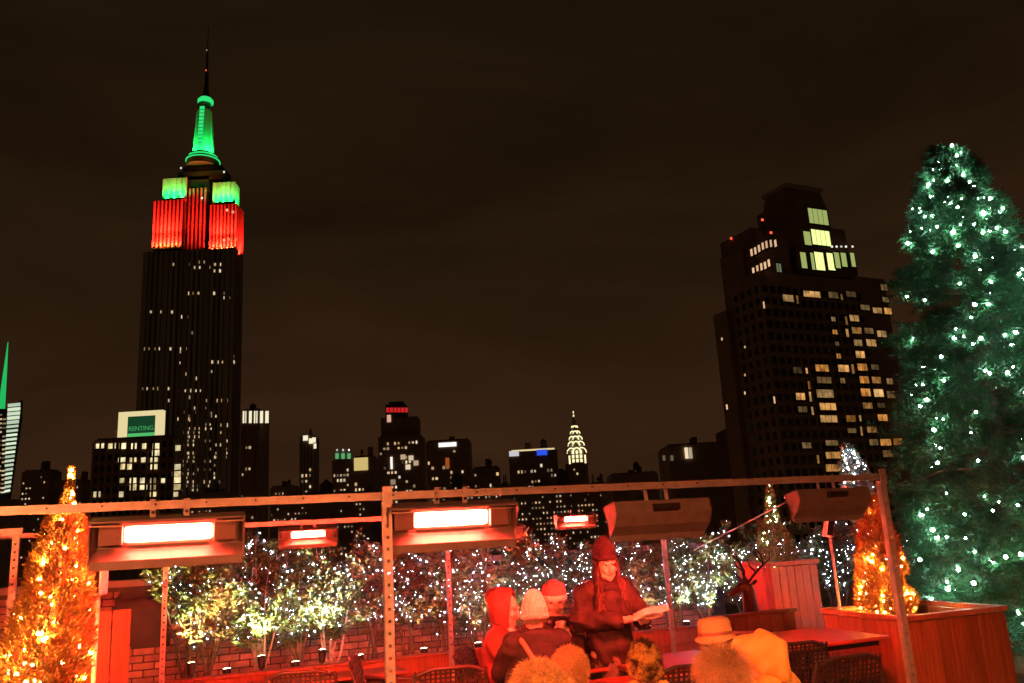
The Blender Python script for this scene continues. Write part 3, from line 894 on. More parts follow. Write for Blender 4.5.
wl = [(58,92,35,25),(88,97,8,30),(135,79,52,22),(205,82,30,22),(232,88,8,22),(262,79,30,20),(308,122,28,18),(348,132,28,20),(382,134,22,22),(370,57,20,22),(375,97,20,18),(205,160,14,16),(247,165,8,30),(273,157,28,22),(210,202,16,16),(250,205,9,28),(281,197,30,22),(320,198,28,20),(362,208,28,22),(217,240,12,14),(285,237,26,22),(328,237,30,24),(222,280,14,18),(292,275,28,24),(88,326,28,22),(118,328,8,20),(168,319,42,24),(238,320,34,24),(268,322,9,32),(299,316,30,24),(340,316,24,18),(175,358,46,22),(235,360,16,18),(305,357,28,24),(345,358,28,22),(388,362,20,20),(126,375,8,28),(98,411,30,24),(130,412,8,34),(178,402,54,28),(310,398,30,26),(352,400,30,26),(392,405,26,24),(105,453,30,20),(137,458,8,28),(187,444,52,24),(316,441,30,20),(360,440,24,16),(190,484,54,24),(262,483,30,22),(292,482,8,20),(365,480,30,22),(265,522,28,16),(296,524,8,30),(330,519,30,20),(118,570,30,20),(200,562,40,18),(336,560,28,20),(375,560,34,22),(414,558,28,22),(155,615,8,28),(208,602,54,22),(250,605,10,22),(382,597,32,22),(210,643,58,24),(288,645,8,24)]
DIM = emit('window_dim', (1.0, .6, .22), .16, vary=.6, lines=.6)
dimset = {(205,82),(308,122),(370,57),(375,97),(205,160),(217,240),(88,326),(340,316),(175,358),(388,362),(105,453),(360,440),(265,522),(118,570),(200,562),(336,560),(285,237),(262,79),(320,198)}
for (u, v, w, h) in wl:
    awin(770 + u / 3.25, 270 + v / 3.25, w / 3.25 * .92, h / 3.25 * .92, DIM if (u, v) in dimset else WARM2, 0.0 if u < 330 else 0.0, mull=0 if w < 12 else (2 if w > 40 else 1), proud=.12)
# unlit windows and floor bands
mbw = MB(); mbs = MB()
z = zmain - 5
while z > -6:
    for k in range(14):
        q = K_(1.6 + k * 2.65, -.03, z)
        mbw.box(q, (1.7, .1, 1.9), AL)
    for k in range(4):
        mbw.box(K_(-.03, 1.6 + k * 2.9, z), (.1, 1.3, 1.9), AL)
    mbs.box(K_(18.5, -.06, z - 1.62), (37, .16, .22), AL)
    z -= 3.3
tag(mbw.build('dark_windows', M['darkglass'], at, world=True), kind='stuff')
tag(mbs.build('floor_bands', M['limestone'], at, world=True), kind='stuff')

# --- street lamps far below: they wash the facades from underneath
sl_ = MB()
for ix in range(-16, 13):
    for iy in range(0, 18):
        x, y = ix * 38 + 12 * (iy % 2), 70 + iy * 42
        if abs(x) < 22 and y < 90: continue
        sl_.box((x, y, -66.5), (1.6, 1.6, .5))
slo = sl_.build('street_lamps', emit('sodium_lamp', (1.0, .52, .2), 20.0)); tag(slo, 'warm street lamps down in the city streets', 'street lamps', kind='stuff')

# ------------------------------------------------------------------ terrace: steel frames
def perforated(mb, c, z0, z1, w=.05, d=.041, pitch=.064, hole=.017):
    """upright channel post with a row of square holes in its front web"""
    c = Vector(c)
    m = Matrix.Rotation(ANG, 3, 'Z')
    def bx(x, y, z, sx, sy, sz): mb.box(c + m @ Vector((x, y, z)), (sx, sy, sz), m=m)
    t = .004
    sw = (w - hole) / 2
    for s in (-1, 1):
        bx(s * (hole / 2 + sw / 2), -d / 2, (z0 + z1) / 2, sw, t, z1 - z0)
        bx(s * (w / 2 - t / 2), t / 2 + .0005, (z0 + z1) / 2, t, d - t, z1 - z0)
    z = z0
    while z < z1 - pitch:
        bx(0, -d / 2, z + (pitch - hole) / 2, hole, t, pitch - hole)
        z += pitch
    bx(0, -d / 2, (z + z1) / 2, hole, t, max(z1 - z, .002))
    return mb

def channel(mb, a0, a1, b, z, w=.042, h=.043):
    p, q = G(a0, b, z), G(a1, b, z)
    mb.bar(p, q, w, h)
    # rolled lips and slots of the strut
    for s in (-1, 1):
        mb.bar(p + Vector((0, 0, s * (h / 2 - .006))) - GV * (w / 2 + .003), q + Vector((0, 0, s * (h / 2 - .006))) - GV * (w / 2 + .003), .006, .012)
    return mb

BN, ZB = 4.77, 1.95
fr = thing('heater_frame', 'near steel beam with perforated posts carrying the large heaters', 'frame', G(0, BN))
channel(MB(), -3.4, G(0, 0).x + (P(877, 477, 6.0).dot(GU)), BN, ZB).build('beam', M['steel'], fr, world=True)
aL = PB(386, 560, BN).dot(GU); aR = PB(889, 570, BN).dot(GU)
for a in (aL, aR):
    perforated(MB(), G(a, BN - .05), 0, ZB - .032, .05).build('post', M['steel'], fr, world=True)
    MB().box(G(a, BN - .08, ZB + .0), (.056, .006, .1), ANG).build('splice_plate', M['steel'], fr, world=True)
    MB().box(G(a, BN - .05, .006), (.16, .16, .012), ANG).build('base_plate', M['steel'], fr, world=True)
for k in range(26):
    a = -3.3 + k * .25
    MB().tube([G(a, BN - .029, ZB + .004), G(a, BN - .036, ZB + .004)], 0.0055, 6).build('bolt', M['black_metal'], fr, world=True)
BF, ZF = 8.75, 1.93
ff = thing('heater_frame', 'thin far steel beam on slim perforated posts before the shrubs', 'frame', G(0, BF))
channel(MB(), -4.4, 2.6, BF, ZF, .045, .045).build('beam', M['steel'], ff, world=True)
for px in (165, 448, 667):
    a = PB(px, 600, BF).dot(GU)
    perforated(MB(), G(a, BF - .05), 0, ZF - .02, .045).build('post', M['steel'], ff, world=True)
    MB().box(G(a, BF - .05, .006), (.14, .14, .012), ANG).build('base_plate', M['steel'], ff, world=True)
lf = thing('heater_frame', 'short steel frame cut off by the left edge behind the orange tree', 'frame', (-4.21, 7, 0))
BL = (Vector((-4.21, 7, 0))).dot(GV); al = Vector((-4.21, 7, 0)).dot(GU)
perforated(MB(), G(al, BL, 0), 0, 1.93, .05).build('post', M['steel'], lf, world=True)
channel(MB(), al - 2.6, al + .04, BL, 1.95, .045, .05).build('beam', M['steel'], lf, world=True)

# ------------------------------------------------------------------ heaters
def make_heater(label, lamp_mat=None, scale=1.0):
    t = thing('infrared_heater', label, 'heater')
    t['group'] = 'infrared heaters hung from the steel beams'
    Lh = .38
    prof = [(.085, .0), (-.115, -.012), (-.115, -.022), (.012, -.03), (.012, -.165), (-.052, -.222), (-.056, -.268), (-.046, -.268), (-.04, -.226), (.045, -.17), (.10, -.09)]
    MB().prism(prof, -Lh, Lh).build('housing', M['housing'], t)
    for s in (-1, 1):
        MB().prism([(.088, .003), (-.1, -.012), (-.06, -.16), (-.062, -.225), (-.05, -.24), (.05, -.17), (.103, -.09)], s * (Lh + .001), s * (Lh + .009)).build('end_plate', M['housing'], t)
        MB().box((s * .285, -.02, -.092), (.115, .055, .1)).build('end_block', M['endblock'], t, bevel=.004)
        br = MB().box((s * .085, .0, .03), (.03, .006, .11)).box((s * .085, -.02, .087), (.03, .046, .006)).build('bracket', M['steel'], t)
        MB().tube([(s * .085, -.004, .02), (s * .085, -.014, .02)], .009, 6).build('bolt', M['black_metal'], br)
    MB().box((0, .004, -.092), (.41, .008, .115)).build('reflector', M['reflector'], t)
    pts = []
    MB().prism([(-.004, -.137), (-.010, -.125), (-.013, -.092), (-.010, -.06), (-.004, -.047)], -.225, .225).build('heating_element', lamp_mat or M['heat'], t)
    mb = MB()
    mb.bar((-.38, -.118, -.035), (.38, -.118, -.035), .004, .006)
    mb.build('guard_wire', M['steel'], t)
    MB().prism([(.11, -.03), (.15, -.035), (.15, -.075), (.11, -.085)], -.1, .1).build('junction_box', M['black_metal'], t)
    return t
h0 = make_heater('large glowing heater at far left of the near beam, facing the camera')
def put_heater(h, a, b, z, face=1, tilt=0.0, s=1.0):
    h.location = G(a, b, z)
    h.rotation_euler = Euler((R(tilt), 0, ANG + (0 if face > 0 else math.pi)), 'XYZ')
    h.scale = (s, s, s)
ah = lambda px, py, b: PB(px, py, b).dot(GU)
put_heater(h0, ah(170, 515, BN), BN - .02, ZB - .055, 1, 6, .96)
specs = [('heater mounted back to back behind the large far left heater', ah(169, 515, BN), BN + .23, ZB - .06, -1, 10, .86),
         ('heater mounted back to back behind the large middle heater', ah(450, 505, BN), BN + .23, ZB - .055, -1, 10, .86),
         ('large glowing heater just right of the near perforated post, facing the camera', ah(450, 505, BN), BN - .02, ZB - .05, 1, 8, 1.0),
         ('dark backed heater above the standing woman, facing away from the camera', ah(660, 510, BN), BN + .03, ZB - .10, -1, 6, .88),
         ('dark backed heater at right end of the near beam by the post', ah(831, 500, BN), BN + .03, ZB - .075, -1, 6, .78),
         ('small far heater glowing above the shrubs left of the near post', ah(308, 530, BF), BF - .02, ZF - .05, 1, 12, .74),
         ('small far heater glowing beside the standing woman', ah(575, 520, BF), BF - .02, ZF - .05, 1, 12, .62),
         ('far heater half hidden behind the large middle heater', ah(503, 530, BF + .9), BF + .9, ZF - .12, 1, 12, .7)]
for lb, a, b, z, fc_, ti, s in specs:
    h = copy_tree(h0); h['label'] = lb
    put_heater(h, a, b, z, fc_, ti, s)
# a further bay of the same heaters stands above the photographer
fb = thing('heater_frame', 'steel beam with heaters over the bay above the photographer', 'frame', G(0, .4))
channel(MB(), -3.6, 3.6, .4, 2.68).build('beam', M['steel'], fb, world=True)
for a in (-3.3, 3.5):
    perforated(MB(), G(a, .35), 0, 2.64, .056).build('post', M['steel'], fb, world=True)
M['heat_amber'] = emit('amber_heat', (1.0, .2, .06), 2800.0)
hb = make_heater('amber heater over the bay above the photographer', M['heat_amber'])
put_heater(hb, 1.15, .43, 2.62, -1, 46, 1.15)
hb2 = copy_tree(hb); hb2['label'] = 'second amber heater over the bay above the photographer'
put_heater(hb2, -2.4, .43, 2.62, -1, 22, 1.0)
# guy wire
gw = MB().tube([PB(846, 487, 5.2), PB(790, 500, 5.9), PB(694, 550, 8.6)], .006, 6).build('guy_wire', M['steel'])
tag(gw, 'thin steel guy wire slanting down behind the right end heater', 'cable')

# ------------------------------------------------------------------ brick parapet
BW = 10.05
bw = thing('brick_wall', 'low brick parapet wall behind the planted shrubs', 'wall', G(0, BW))
WH = 1.38
MB().box(G(0, BW + .14, WH / 2), (13.0, .24, WH), ANG).build('mortar_core', M['mortar'], bw, world=True)
for k in range(15):
    MB().box(G(-6.5 + .435 + k * .87, BW + .12, WH + .035), (.86, .36, .07), ANG).build('coping_stone', M['limestone'], bw, world=True)
bl, bh, bj = .203, .062, .0125
brick_me = MB().box((0, 0, 0), (bl, .09, bh)).mesh('brick')
bmx = bmesh.new(); bmx.from_mesh(brick_me); bmesh.ops.bevel(bmx, geom=bmx.edges[:], offset=.006, segments=1, affect='EDGES'); bmx.to_mesh(brick_me); bmx.free()
brick_me.materials.append(M['brick'])
arch_c = PB(142, 640, BW).dot(GU); arch_w, arch_h = .42, .0
def in_arch(a, z):
    da = a - arch_c
    return abs(da) < .29 and .72 < z < 1.22 + .28 * math.sqrt(max(0, 1 - (da / .29) ** 2)) - .14
cells = []
row = 0
z = bh / 2 + .004
while z < WH - bh / 2:
    a = -6.4 + (row % 2) * (bl + bj) / 2
    while a < 6.3:
        if not in_arch(a, z): cells.append((a, z))
        a += bl + bj
    z += bh + bj; row += 1
vis = [(105, 240), (335, 400)]
def score(a, z):
    p = G(a, BW, z); q = CAMROT.transposed() @ (p - CAM)
    px, py = W / 2 + FPX * q.x / -q.z, H / 2 - FPX * q.y / -q.z
    if py > 683: return 9
    return min(0 if x0 <= px <= x1 else min(abs(px - x0), abs(px - x1)) / 100 for x0, x1 in vis)
cells.sort(key=lambda c: score(*c))
mbr = MB()
for i, (a, z) in enumerate(cells):
    jit = random.uniform(-.006, .004)
    if i < 298:
        o = bpy.data.objects.new('brick', brick_me); col.objects.link(o); o.parent = bw
        o.location = G(a, BW + .05 + jit, z) - wloc(bw); o.rotation_euler = (random.uniform(-.01, .01), random.uniform(-.012, .012), ANG + random.uniform(-.015, .015))
    else:
        mbr.box(G(a, BW + .05 + jit, z), (bl, .09, bh), ANG)
tag(mbr.build('distant_bricks', M['brick'], bw, world=True), kind='stuff')
# black arched cover hung in the wall recess
pr_ = [(-.28, .74), (.28, .74), (.28, 1.2)] + [(.28 * math.cos(t), 1.2 + .24 * math.sin(t)) for t in np.linspace(.25, math.pi - .25, 9)] + [(-.28, 1.2)]
mb = MB(); n = len(pr_)
mb.add([G(arch_c + x, BW - .02, z) for x, z in pr_] + [G(arch_c + x, BW + .03, z) for x, z in pr_], [tuple(range(n)), tuple(range(2 * n - 1, n - 1, -1))] + [(k, n + k, n + (k + 1) % n, (k + 1) % n) for k in range(n)])
tag(mb.build('arched_shutter', M['black_vinyl']), 'black arched panel set in the brick wall at left', 'panel')

# ------------------------------------------------------------------ planter along the wall, bench in front
pb = thing('wall_planter', 'long low timber planter at the foot of the brick wall', 'planter', G(0, 9.3))
for k in range(3):
    MB().box(G(.0, 9.2, .08 + k * .155), (12.4, .035, .148), ANG).build('board', M['cedar_lit_red'], pb, world=True, bevel=.004)
MB().box(G(0, 9.2, .485), (12.5, .11, .03), ANG).build('rim', M['cedar_lit_red'], pb, world=True, bevel=.005)
MB().box(G(0, 9.64, .2), (12.4, .78, .4), ANG).build('soil', M['soil'], pb, world=True)
for k, a in enumerate((-3.9, -1.55, .75)):
    be = thing('bench', ['slatted bench below the shrubs at far left', 'slatted bench below the shrubs left of the seated group', 'slatted bench below the shrubs behind the standing woman'][k], 'bench', G(a, 8.98), ANG, 'benches along the planter')
    for j in range(4):
        MB().box((0, -.17 + j * .105, .4), (2.2, .09, .03)).build('slat', M['cedar_lit_red'], be, bevel=.004)
    for s in (-1, 1):
        MB().box((s * .95, 0, .19), (.06, .36, .38)).build('leg', M['black_metal'], be)

# ------------------------------------------------------------------ shrubs with fairy lights
def shrub(px, top, nleaf, label, m_leaf, spread=.34, stems=7, m_bark=None, off=0.0, low=.3, b=9.62, leaf=.07):
    q = PB(px, 610, b + off)
    base = Vector((q.x, q.y, .40))
    t = thing('leafy_shrub', label, 'shrub', base, 0, 'shrubs along the brick wall')
    pts, dirs = [], []
    sb_ = MB()
    for k in range(stems):
        an = random.uniform(0, 6.283); sp_ = random.uniform(.25, 1) * spread
        h = (top - .40) * random.uniform(.7, 1.0)
        p0 = Vector((random.uniform(-.08, .08), random.uniform(-.05, .05), -.04))
        p3 = Vector((math.cos(an) * sp_, math.sin(an) * sp_ * .6, h))
        path = [p0 + (p3 - p0) * f + Vector((math.sin(f * 5 + k) * .03, math.cos(f * 4 + k) * .03, -.06 * f * f)) for f in np.linspace(0, 1, 6)]
        r0 = random.uniform(.010, .018)
        sb_.tube(path, [r0 * (1 - .75 * f) for f in np.linspace(0, 1, 6)], 5)
        for j in range(9):
            f = random.uniform(low, 1.0)
            i0 = min(int(f * 5), 4)
            pa = path[i0].lerp(path[i0 + 1], f * 5 - i0)
            d = Vector((random.gauss(0, 1), random.gauss(0, .8), random.uniform(.1, 1.0))).normalized() * random.uniform(.12, .3)
            pc = pa + d
            sb_.tube([pa, (pa + pc) / 2 + Vector((0, 0, .02)), pc], [.005, .004, .002], 4, cap=False)
            n = int(nleaf * 2.6) // (stems * 9)
            fr_ = rng.uniform(.15, 1.05, n)[:, None]
            pp = np.array(pa)[None] * (1 - fr_) + np.array(pc)[None] * fr_ + rng.normal(0, .028, (n, 3))
            pts.append(pp); dirs.append(rng.normal(0, .7, (n, 3)) + np.array(d)[None] * 4)
    sb_.build('stems', m_bark or M['bark'], t)
    pts, dirs = np.concatenate(pts), np.concatenate(dirs)
    me = leaf_mesh('foliage', pts, dirs, leaf, .019, .25)
    fo_ = link('foliage', me, m_leaf, t); fo_['kind'] = 'stuff'
    return t, pts + np.array(base)
LF, DR = M['leaf'], M['leaf_dry']
shr = [(186, 2.08, 3600, 'leafy shrub beside the thin post at left, below the large heater', LF, .36),
       (212, 1.62, 1200, 'thin twiggy shrub in front of bare brick at left', DR, .3),
       (258, 2.0, 3400, 'tall bright green shrub lit from below, under the small left heater', LF, .42),
       (296, 1.72, 1700, 'darker shrub right of the brightest green shrub', LF, .3),
       (330, 1.82, 2600, 'green shrub on pale lit stems left of the near post', LF, .36),
       (372, 1.75, 1100, 'sparse brown shrub just left of the near post', DR, .26),
       (408, 1.82, 2700, 'russet leaved shrub just right of the near post', DR, .34),
       (444, 1.62, 1600, 'brown shrub behind the thin middle post', DR, .3),
       (474, 1.74, 2200, 'russet shrub behind the large middle heater', DR, .34),
       (512, 1.66, 1700, 'shrub full of lights behind the hooded person in red', LF, .32),
       (548, 1.66, 1700, 'shrub full of lights behind the pale beanies', LF, .32),
       (588, 1.66, 1900, 'shrub directly behind the standing woman', LF, .32),
       (634, 1.68, 2000, 'brown shrub right of the standing woman', DR, .34),
       (672, 1.62, 1700, 'shrub behind the thin right hand post', LF, .32),
       (706, 1.70, 2000, 'bright lit shrub left of the deer', LF, .34),
       (742, 1.66, 1700, 'shrub behind the far wooden planter', LF, .32),
       (790, 1.68, 1700, 'shrub between the far planter and the slim floodlight', LF, .34),
       (838, 1.66, 1800, 'shrub behind the right hand orange tree', LF, .34),
       (884, 1.66, 1700, 'rightmost shrub, beside the big christmas tree', LF, .34)]
cloud = {}
for px, top, n, lb, m_, sp_ in shr:
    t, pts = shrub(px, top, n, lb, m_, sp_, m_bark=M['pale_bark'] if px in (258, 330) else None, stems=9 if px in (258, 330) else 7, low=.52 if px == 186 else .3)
    cloud[px] = pts
def octa(mb, c, r):
    c = Vector(c)
    mb.add([c + Vector(v) * r for v in ((1, 0, 0), (-1, 0, 0), (0, 1, 0), (0, -1, 0), (0, 0, 1), (0, 0, -1))],
           [(0, 2, 4), (2, 1, 4), (1, 3, 4), (3, 0, 4), (2, 0, 5), (1, 2, 5), (3, 1, 5), (0, 3, 5)])
def string_on(cloud_pts, n, label, m_, r=.0052, wire=True, zmin=.5, name='fairy_lights'):
    idx = rng.choice(len(cloud_pts), n)
    p = cloud_pts[idx] + rng.normal(0, .03, (n, 3))
    p = p[p[:, 2] > zmin]
    order = np.lexsort((p[:, 2], np.round(p[:, 0] * 4)))
    p = p[order]
    t = thing(name, label, 'string lights', p.mean(0) * np.array([1, 1, 0]))
    mbb, mbw_ = MB(), MB()
    for k, q in enumerate(p):
        octa(mbb, q, r * random.choice((.4, .5, .55, .65, .8, 1.0, 1.4)))
        if k and np.linalg.norm(q - p[k - 1]) < .7:
            mid = (q + p[k - 1]) / 2 + np.array([0, 0, -.03])
            mbw_.tube([p[k - 1], mid, q], .0022, 3, cap=False)
    o = mbb.build('bulbs', m_, t, world=True); o['kind'] = 'stuff'
    mbw_.build('wire', M['wire'], t, world=True)['kind'] = 'stuff'
    return t
def front(pts, k=.62):
    s = pts @ np.array(GV)
    return pts[s < np.quantile(s, k)]
cat_ = lambda ks: np.concatenate([front(cloud[k]) for k in ks])
for ks, n, lb in (((186, 212), 150, 'cool white fairy lights in the shrubs at far left'), ((258, 296), 260, 'cool white fairy lights in the brightest green shrub'),
                  ((330, 372), 170, 'cool white fairy lights on the pale stemmed shrub'), ((408, 444, 474), 460, 'cool white fairy lights in the russet shrubs'),
                  ((512, 548, 588), 480, 'dense cool white fairy lights behind the seated group'), ((634, 672), 260, 'cool white fairy lights right of the standing woman'),
                  ((706, 742), 400, 'dense cool white fairy lights left of the deer'), ((790, 838, 884), 380, 'cool white fairy lights behind the slim floodlight')):
    string_on(cat_(ks), n, lb, M['bulb_blue'])

def uplight(px, b, z, target, energy, colr, label, cone=70):
    q = PB(px, 640, b); q.z = z
    t = thing('spotlight', label, 'spotlight', q)
    t['group'] = 'garden spotlights in the planter'
    d = (Vector(target) - q).normalized()
    MB().tube([(0, 0, -.06), (0, 0, 0)], .008, 6).build('spike', M['black_metal'], t)
    MB().tube([Vector((0, 0, 0)) - d * .03, d * .05, d * .09], [.03, .042, .042], 12).build('housing', M['black_metal'], t)
    MB().tube([d * .086, d * .093], [.036, .036], 12).build('lens', emit('lens', colr, 40), t)
    ld = bpy.data.lights.new('spotlight', 'SPOT'); ld.energy = energy; ld.color = colr; ld.spot_size = R(cone); ld.spot_blend = .6; ld.shadow_soft_size = .03
    o = bpy.data.objects.new('spotlight_beam', ld); col.objects.link(o); o.parent = t; o.location = d * .11
    o.rotation_euler = d.to_track_quat('-Z', 'Y').to_euler()
G1, G2 = (.95, 1.0, .5), (1.0, 1.0, .82)
for px, tx, en, colr, lb in ((262, 256, 520, G1, 'small spotlight under the brightest green shrub'), (322, 328, 480, G2, 'small spotlight at the pale lit stems'),
                       (192, 192, 420, (1.0, .95, .4), 'small spotlight under the leafy shrub at left'), (228, 222, 60, G1, 'added small spotlight before the bare brick at left'),
                       (296, 292, 110, G1, 'added small spotlight right of the brightest green shrub'), (360, 356, 40, G2, 'added small spotlight just left of the near post'),
                       (424, 418, 70, (1.0, .8, .4), 'added small spotlight under the first russet shrub'), (478, 474, 90, G2, 'added small spotlight under the russet shrub'),
                       (520, 516, 80, G2, 'added small spotlight behind the hooded person in red'), (648, 650, 50, G2, 'added small spotlight right of the standing woman'),
                       (688, 684, 90, G2, 'added small spotlight by the thin right hand post'), (715, 712, 200, (.95, 1.0, .7), 'small spotlight under the shrub left of the deer'),
                       (800, 800, 60, G2, 'added small spotlight behind the slim floodlight')):
    tg = PB(tx, 560, 9.62); tg.z = 1.75  # the added spotlights, kept low behind the rim, only brighten the hedge
    uplight(px, 9.2 if px in (192, 262, 322) else 9.31, .55 if px in (192, 262, 322) else .45, tg, en, colr, lb)

# ------------------------------------------------------------------ timber planters
def planter(c, su, sv, h, label, m_, nb=7, rim=.07, liner=True):
    t = thing('wooden_planter', label, 'planter', Vector((c[0], c[1], 0)), ANG)
    bw_ = su / nb
    for s in (-1, 1):
        for k in range(nb):
            MB().box((-su / 2 + (k + .5) * bw_, s * (sv / 2 - .012), h / 2 - .02), (bw_ - .004, .022 + .003 * (k % 2), h - .06)).build('board', m_, t, bevel=.003)
        nv = max(3, int(nb * sv / su)); bv = (sv - .05) / nv
        for k in range(nv):
            MB().box((s * (su / 2 - .012), -sv / 2 + .025 + (k + .5) * bv, h / 2 - .02), (.022 + .003 * (k % 2), bv - .004, h - .06)).build('board', m_, t, bevel=.003)
        MB().box((0, s * (sv / 2 - rim / 2 + .02), h - .02), (su + .04, rim, .04)).build('rim', m_, t, bevel=.005)
        MB().box((s * (su / 2 - rim / 2 + .02), 0, h - .0205), (rim, sv + .04 - 2 * rim - .002, .038)).build('rim', m_, t, bevel=.005)
    MB().box((0, 0, h * .4), (su - .06, sv - .06, h * .78)).build('soil', M['soil'], t)
    return t
NPc = Vector((3.05, 7.06, 0)) + GU * .54 + GV * .5
planter(NPc, 1.08, 1.0, .87, 'large wooden planter box in front of the big christmas tree', M['cedar'], 7, .08)
FPc = Vector((2.51, 8.81, 0)) + GU * .30 + GV * .29
planter(FPc, .58, .57, 1.26, 'tall narrow wooden planter holding the small cone tree', M['cedar_lit_red'], 6, .05)
LPc = P(52, 640, 5.05); LPc.z = 0
planter(LPc, .6, .6, .62, 'wooden planter box under the left orange tree', M['cedar_lit_red'], 5)
sp0 = thing('timber_screen', 'red lit timber screen right of the left orange tree', 'screen', Vector((P(92, 640, 6.4).x, 6.4, 0)), ANG)
for k in range(4):
    MB().box((-.195 + k * .13, 0, .68), (.124, .03, 1.26)).build('board', M['cedar_lit_red'], sp0, bevel=.004)
for zr_ in (.3, 1.0): MB().box((0, .031, zr_), (.52, .03, .07)).build('rail', M['cedar_lit_red'], sp0)

# ------------------------------------------------------------------ trees
ico = bpy.data.meshes.new('bulb')
bmx = bmesh.new(); bmesh.ops.create_icosphere(bmx, subdivisions=1, radius=1.0); bmx.to_mesh(ico); bmx.free()
def bulb_mesh(m_):
    me = ico.copy(); me.materials.append(m_); return me
def bulbs_on(pts, label, m_, r, name='string_lights', jitter=.35, cat='string lights'):
    base = np.mean(pts, 0); base[2] = pts[:, 2].min()
    t = thing(name, label, cat, base)
    me = bulb_mesh(m_)
    for q in pts:
        o = bpy.data.objects.new('bulb', me); col.objects.link(o); o.parent = t
        o.location = Vector(q) - Vector(base); k = r * random.uniform(1 - jitter, 1 + jitter); o.scale = (k, k, k)
    order = np.argsort(pts[:, 2]); mbw_ = MB(); pp = pts[order]
    for k in range(1, len(pp)):
        if np.linalg.norm(pp[k] - pp[k - 1]) < .75:
            mbw_.tube([pp[k - 1], (pp[k] + pp[k - 1]) / 2 - np.array([0, 0, .03]), pp[k]], .003, 3, cap=False)
    if mbw_.v: mbw_.build('wire', M['wire'], t, world=True)['kind'] = 'stuff'
    return t

def conifer(name, label, base, z0, z1, prof, m_, nb=420, tw=13, nd=42, nl=.075, nwid=.0042, lean=(0, 0), layers=0):
    """branches -> twigs -> needles; prof(f) is the half width at fraction f of the height"""
    t = thing(name, label, 'tree', base)
    Ht = z1 - z0
    B0 = Vector((0, 0, z0 - base[2]))
    tr = MB(); tr.tube([(0, 0, 0), (lean[0] * .5, lean[1] * .5, B0.z + Ht * .5), (lean[0], lean[1], B0.z + Ht * .98)], [.05 + .012 * Ht, .03 + .006 * Ht, .008], 10).build('trunk', M['bark'], t)
    br = MB(); P_, D_ = [], []
    tips = []
    for k in range(nb):
        f = 1 - math.sqrt(random.random()) if random.random() < .7 else random.random()
        if layers and k % 6 == 0: f = .78 + .205 * random.random()
        if layers: f = (math.floor(f * layers) + .5 + random.uniform(-.22, .22)) / layers
        f = max(.0, min(f, .985))
        ang = k * 2.39996 + random.uniform(-.3, .3)
        r = prof(f) * (random.choice((.72, .85, .95, 1.0, 1.06)) if f < .78 else random.uniform(.85, 1.02)) * random.uniform(.92, 1.08)
        ax = Vector((lean[0] * f, lean[1] * f, B0.z + Ht * f))
        out = Vector((math.cos(ang), math.sin(ang), 0))
        sag = -.12 * r + random.uniform(-.03, .05) + (.22 * r if f > .7 else 0)
        tip = ax + out * r + Vector((0, 0, sag))
        mid = ax + out * r * .55 + Vector((0, 0, sag * .2 + .03 * r))
        br.tube([ax, mid, tip], [.006 + .01 * r, .004 + .006 * r, .003], 4, cap=False)
        tips.append(tip)
        for j in range(tw):
            s = random.uniform(.38, 1.0) ** .8
            pa = (ax.lerp(mid, s / .55) if s < .55 else mid.lerp(tip, (s - .55) / .45)) + Vector((random.gauss(0, .035), random.gauss(0, .035), random.gauss(0, .03))) * (1 + r)
            side = out.cross(Vector((0, 0, 1))) * random.uniform(-1, 1)
            d = (out * .8 + side * .8 + Vector((0, 0, random.uniform(-.25, .55)))).normalized() * random.uniform(.09, .17) * min(1, .5 + r)
            fr_ = rng.uniform(0, 1, nd)[:, None]
            P_.append(np.array(pa)[None] + np.array(d)[None] * fr_)
            D_.append(np.array(d)[None] * 7 + rng.normal(0, .75, (nd, 3)))
    br.build('branches', M['bark'], t)['kind'] = 'stuff'
    me = needle_mesh('crown', np.concatenate(P_), np.concatenate(D_), nl, nwid)
    link('crown', me, m_, t)
    return t, np.array([np.array(q) + np.array(base) for q in tips])
TB = P(1036, 640, 9.3); TB = Vector((TB.x, TB.y, 0))
ztop = P(943, 152, 9.3).z
def xprof(f):
    y = [(0, 1.22), (.1, 1.2), (.25, 1.12), (.42, .98), (.5, .84), (.58, .82), (.66, .8), (.74, .6), (.84, .42), (.9, .3), (.95, .19), (.985, .09), (1, .03)]
    for (f0, r0), (f1, r1) in zip(y, y[1:]):
        if f <= f1: return r0 + (r1 - r0) * (f - f0) / (f1 - f0)
    return .05
xt, tips = conifer('christmas_tree', 'big christmas tree covered in white green lights at right edge', TB, .35, ztop, xprof, M['fir'], nb=700, tw=18, nd=26, nl=.1, nwid=.0115, layers=27)
cmask = tips @ np.array(GV) < (np.array(TB) @ np.array(GV)) + .35
vx = np.array([(lambda q: W / 2 + FPX * q.x / -q.z)(CAMROT.transposed() @ (Vector(p_) - CAM)) for p_ in tips])
cmask = cmask & (vx < 1050)
cand = tips[cmask]
ax_ = np.array(TB)
sel = cand[rng.choice(len(cand), min(285, len(cand)), replace=False)]
c2 = sel.copy(); c2[:, :2] = ax_[:2] + (sel[:, :2] - ax_[:2]) * rng.uniform(.93, 1.07, (len(sel), 1)); c2 += rng.normal(0, .05, c2.shape)
bk = tips[~cmask][:12]
bulbs_on(np.concatenate([c2, bk, np.array([[TB.x + .0, TB.y, ztop + .01]])]), 'white green bulbs strung all over the big christmas tree', M['bulb_teal'], .016, jitter=.45)
tpl = thing('tree_tub', 'square timber tub at the foot of the big christmas tree', 'planter', TB, ANG)
for s in (-1, 1):
    MB().box((s * .33, 0, .2), (.03, .6, .4)).build('board', M['cedar'], tpl); MB().box((0, s * .315, .2), (.69, .03, .4)).build('board', M['cedar'], tpl)
MB().box((0, 0, .16), (.62, .58, .3)).build('soil', M['soil'], tpl)

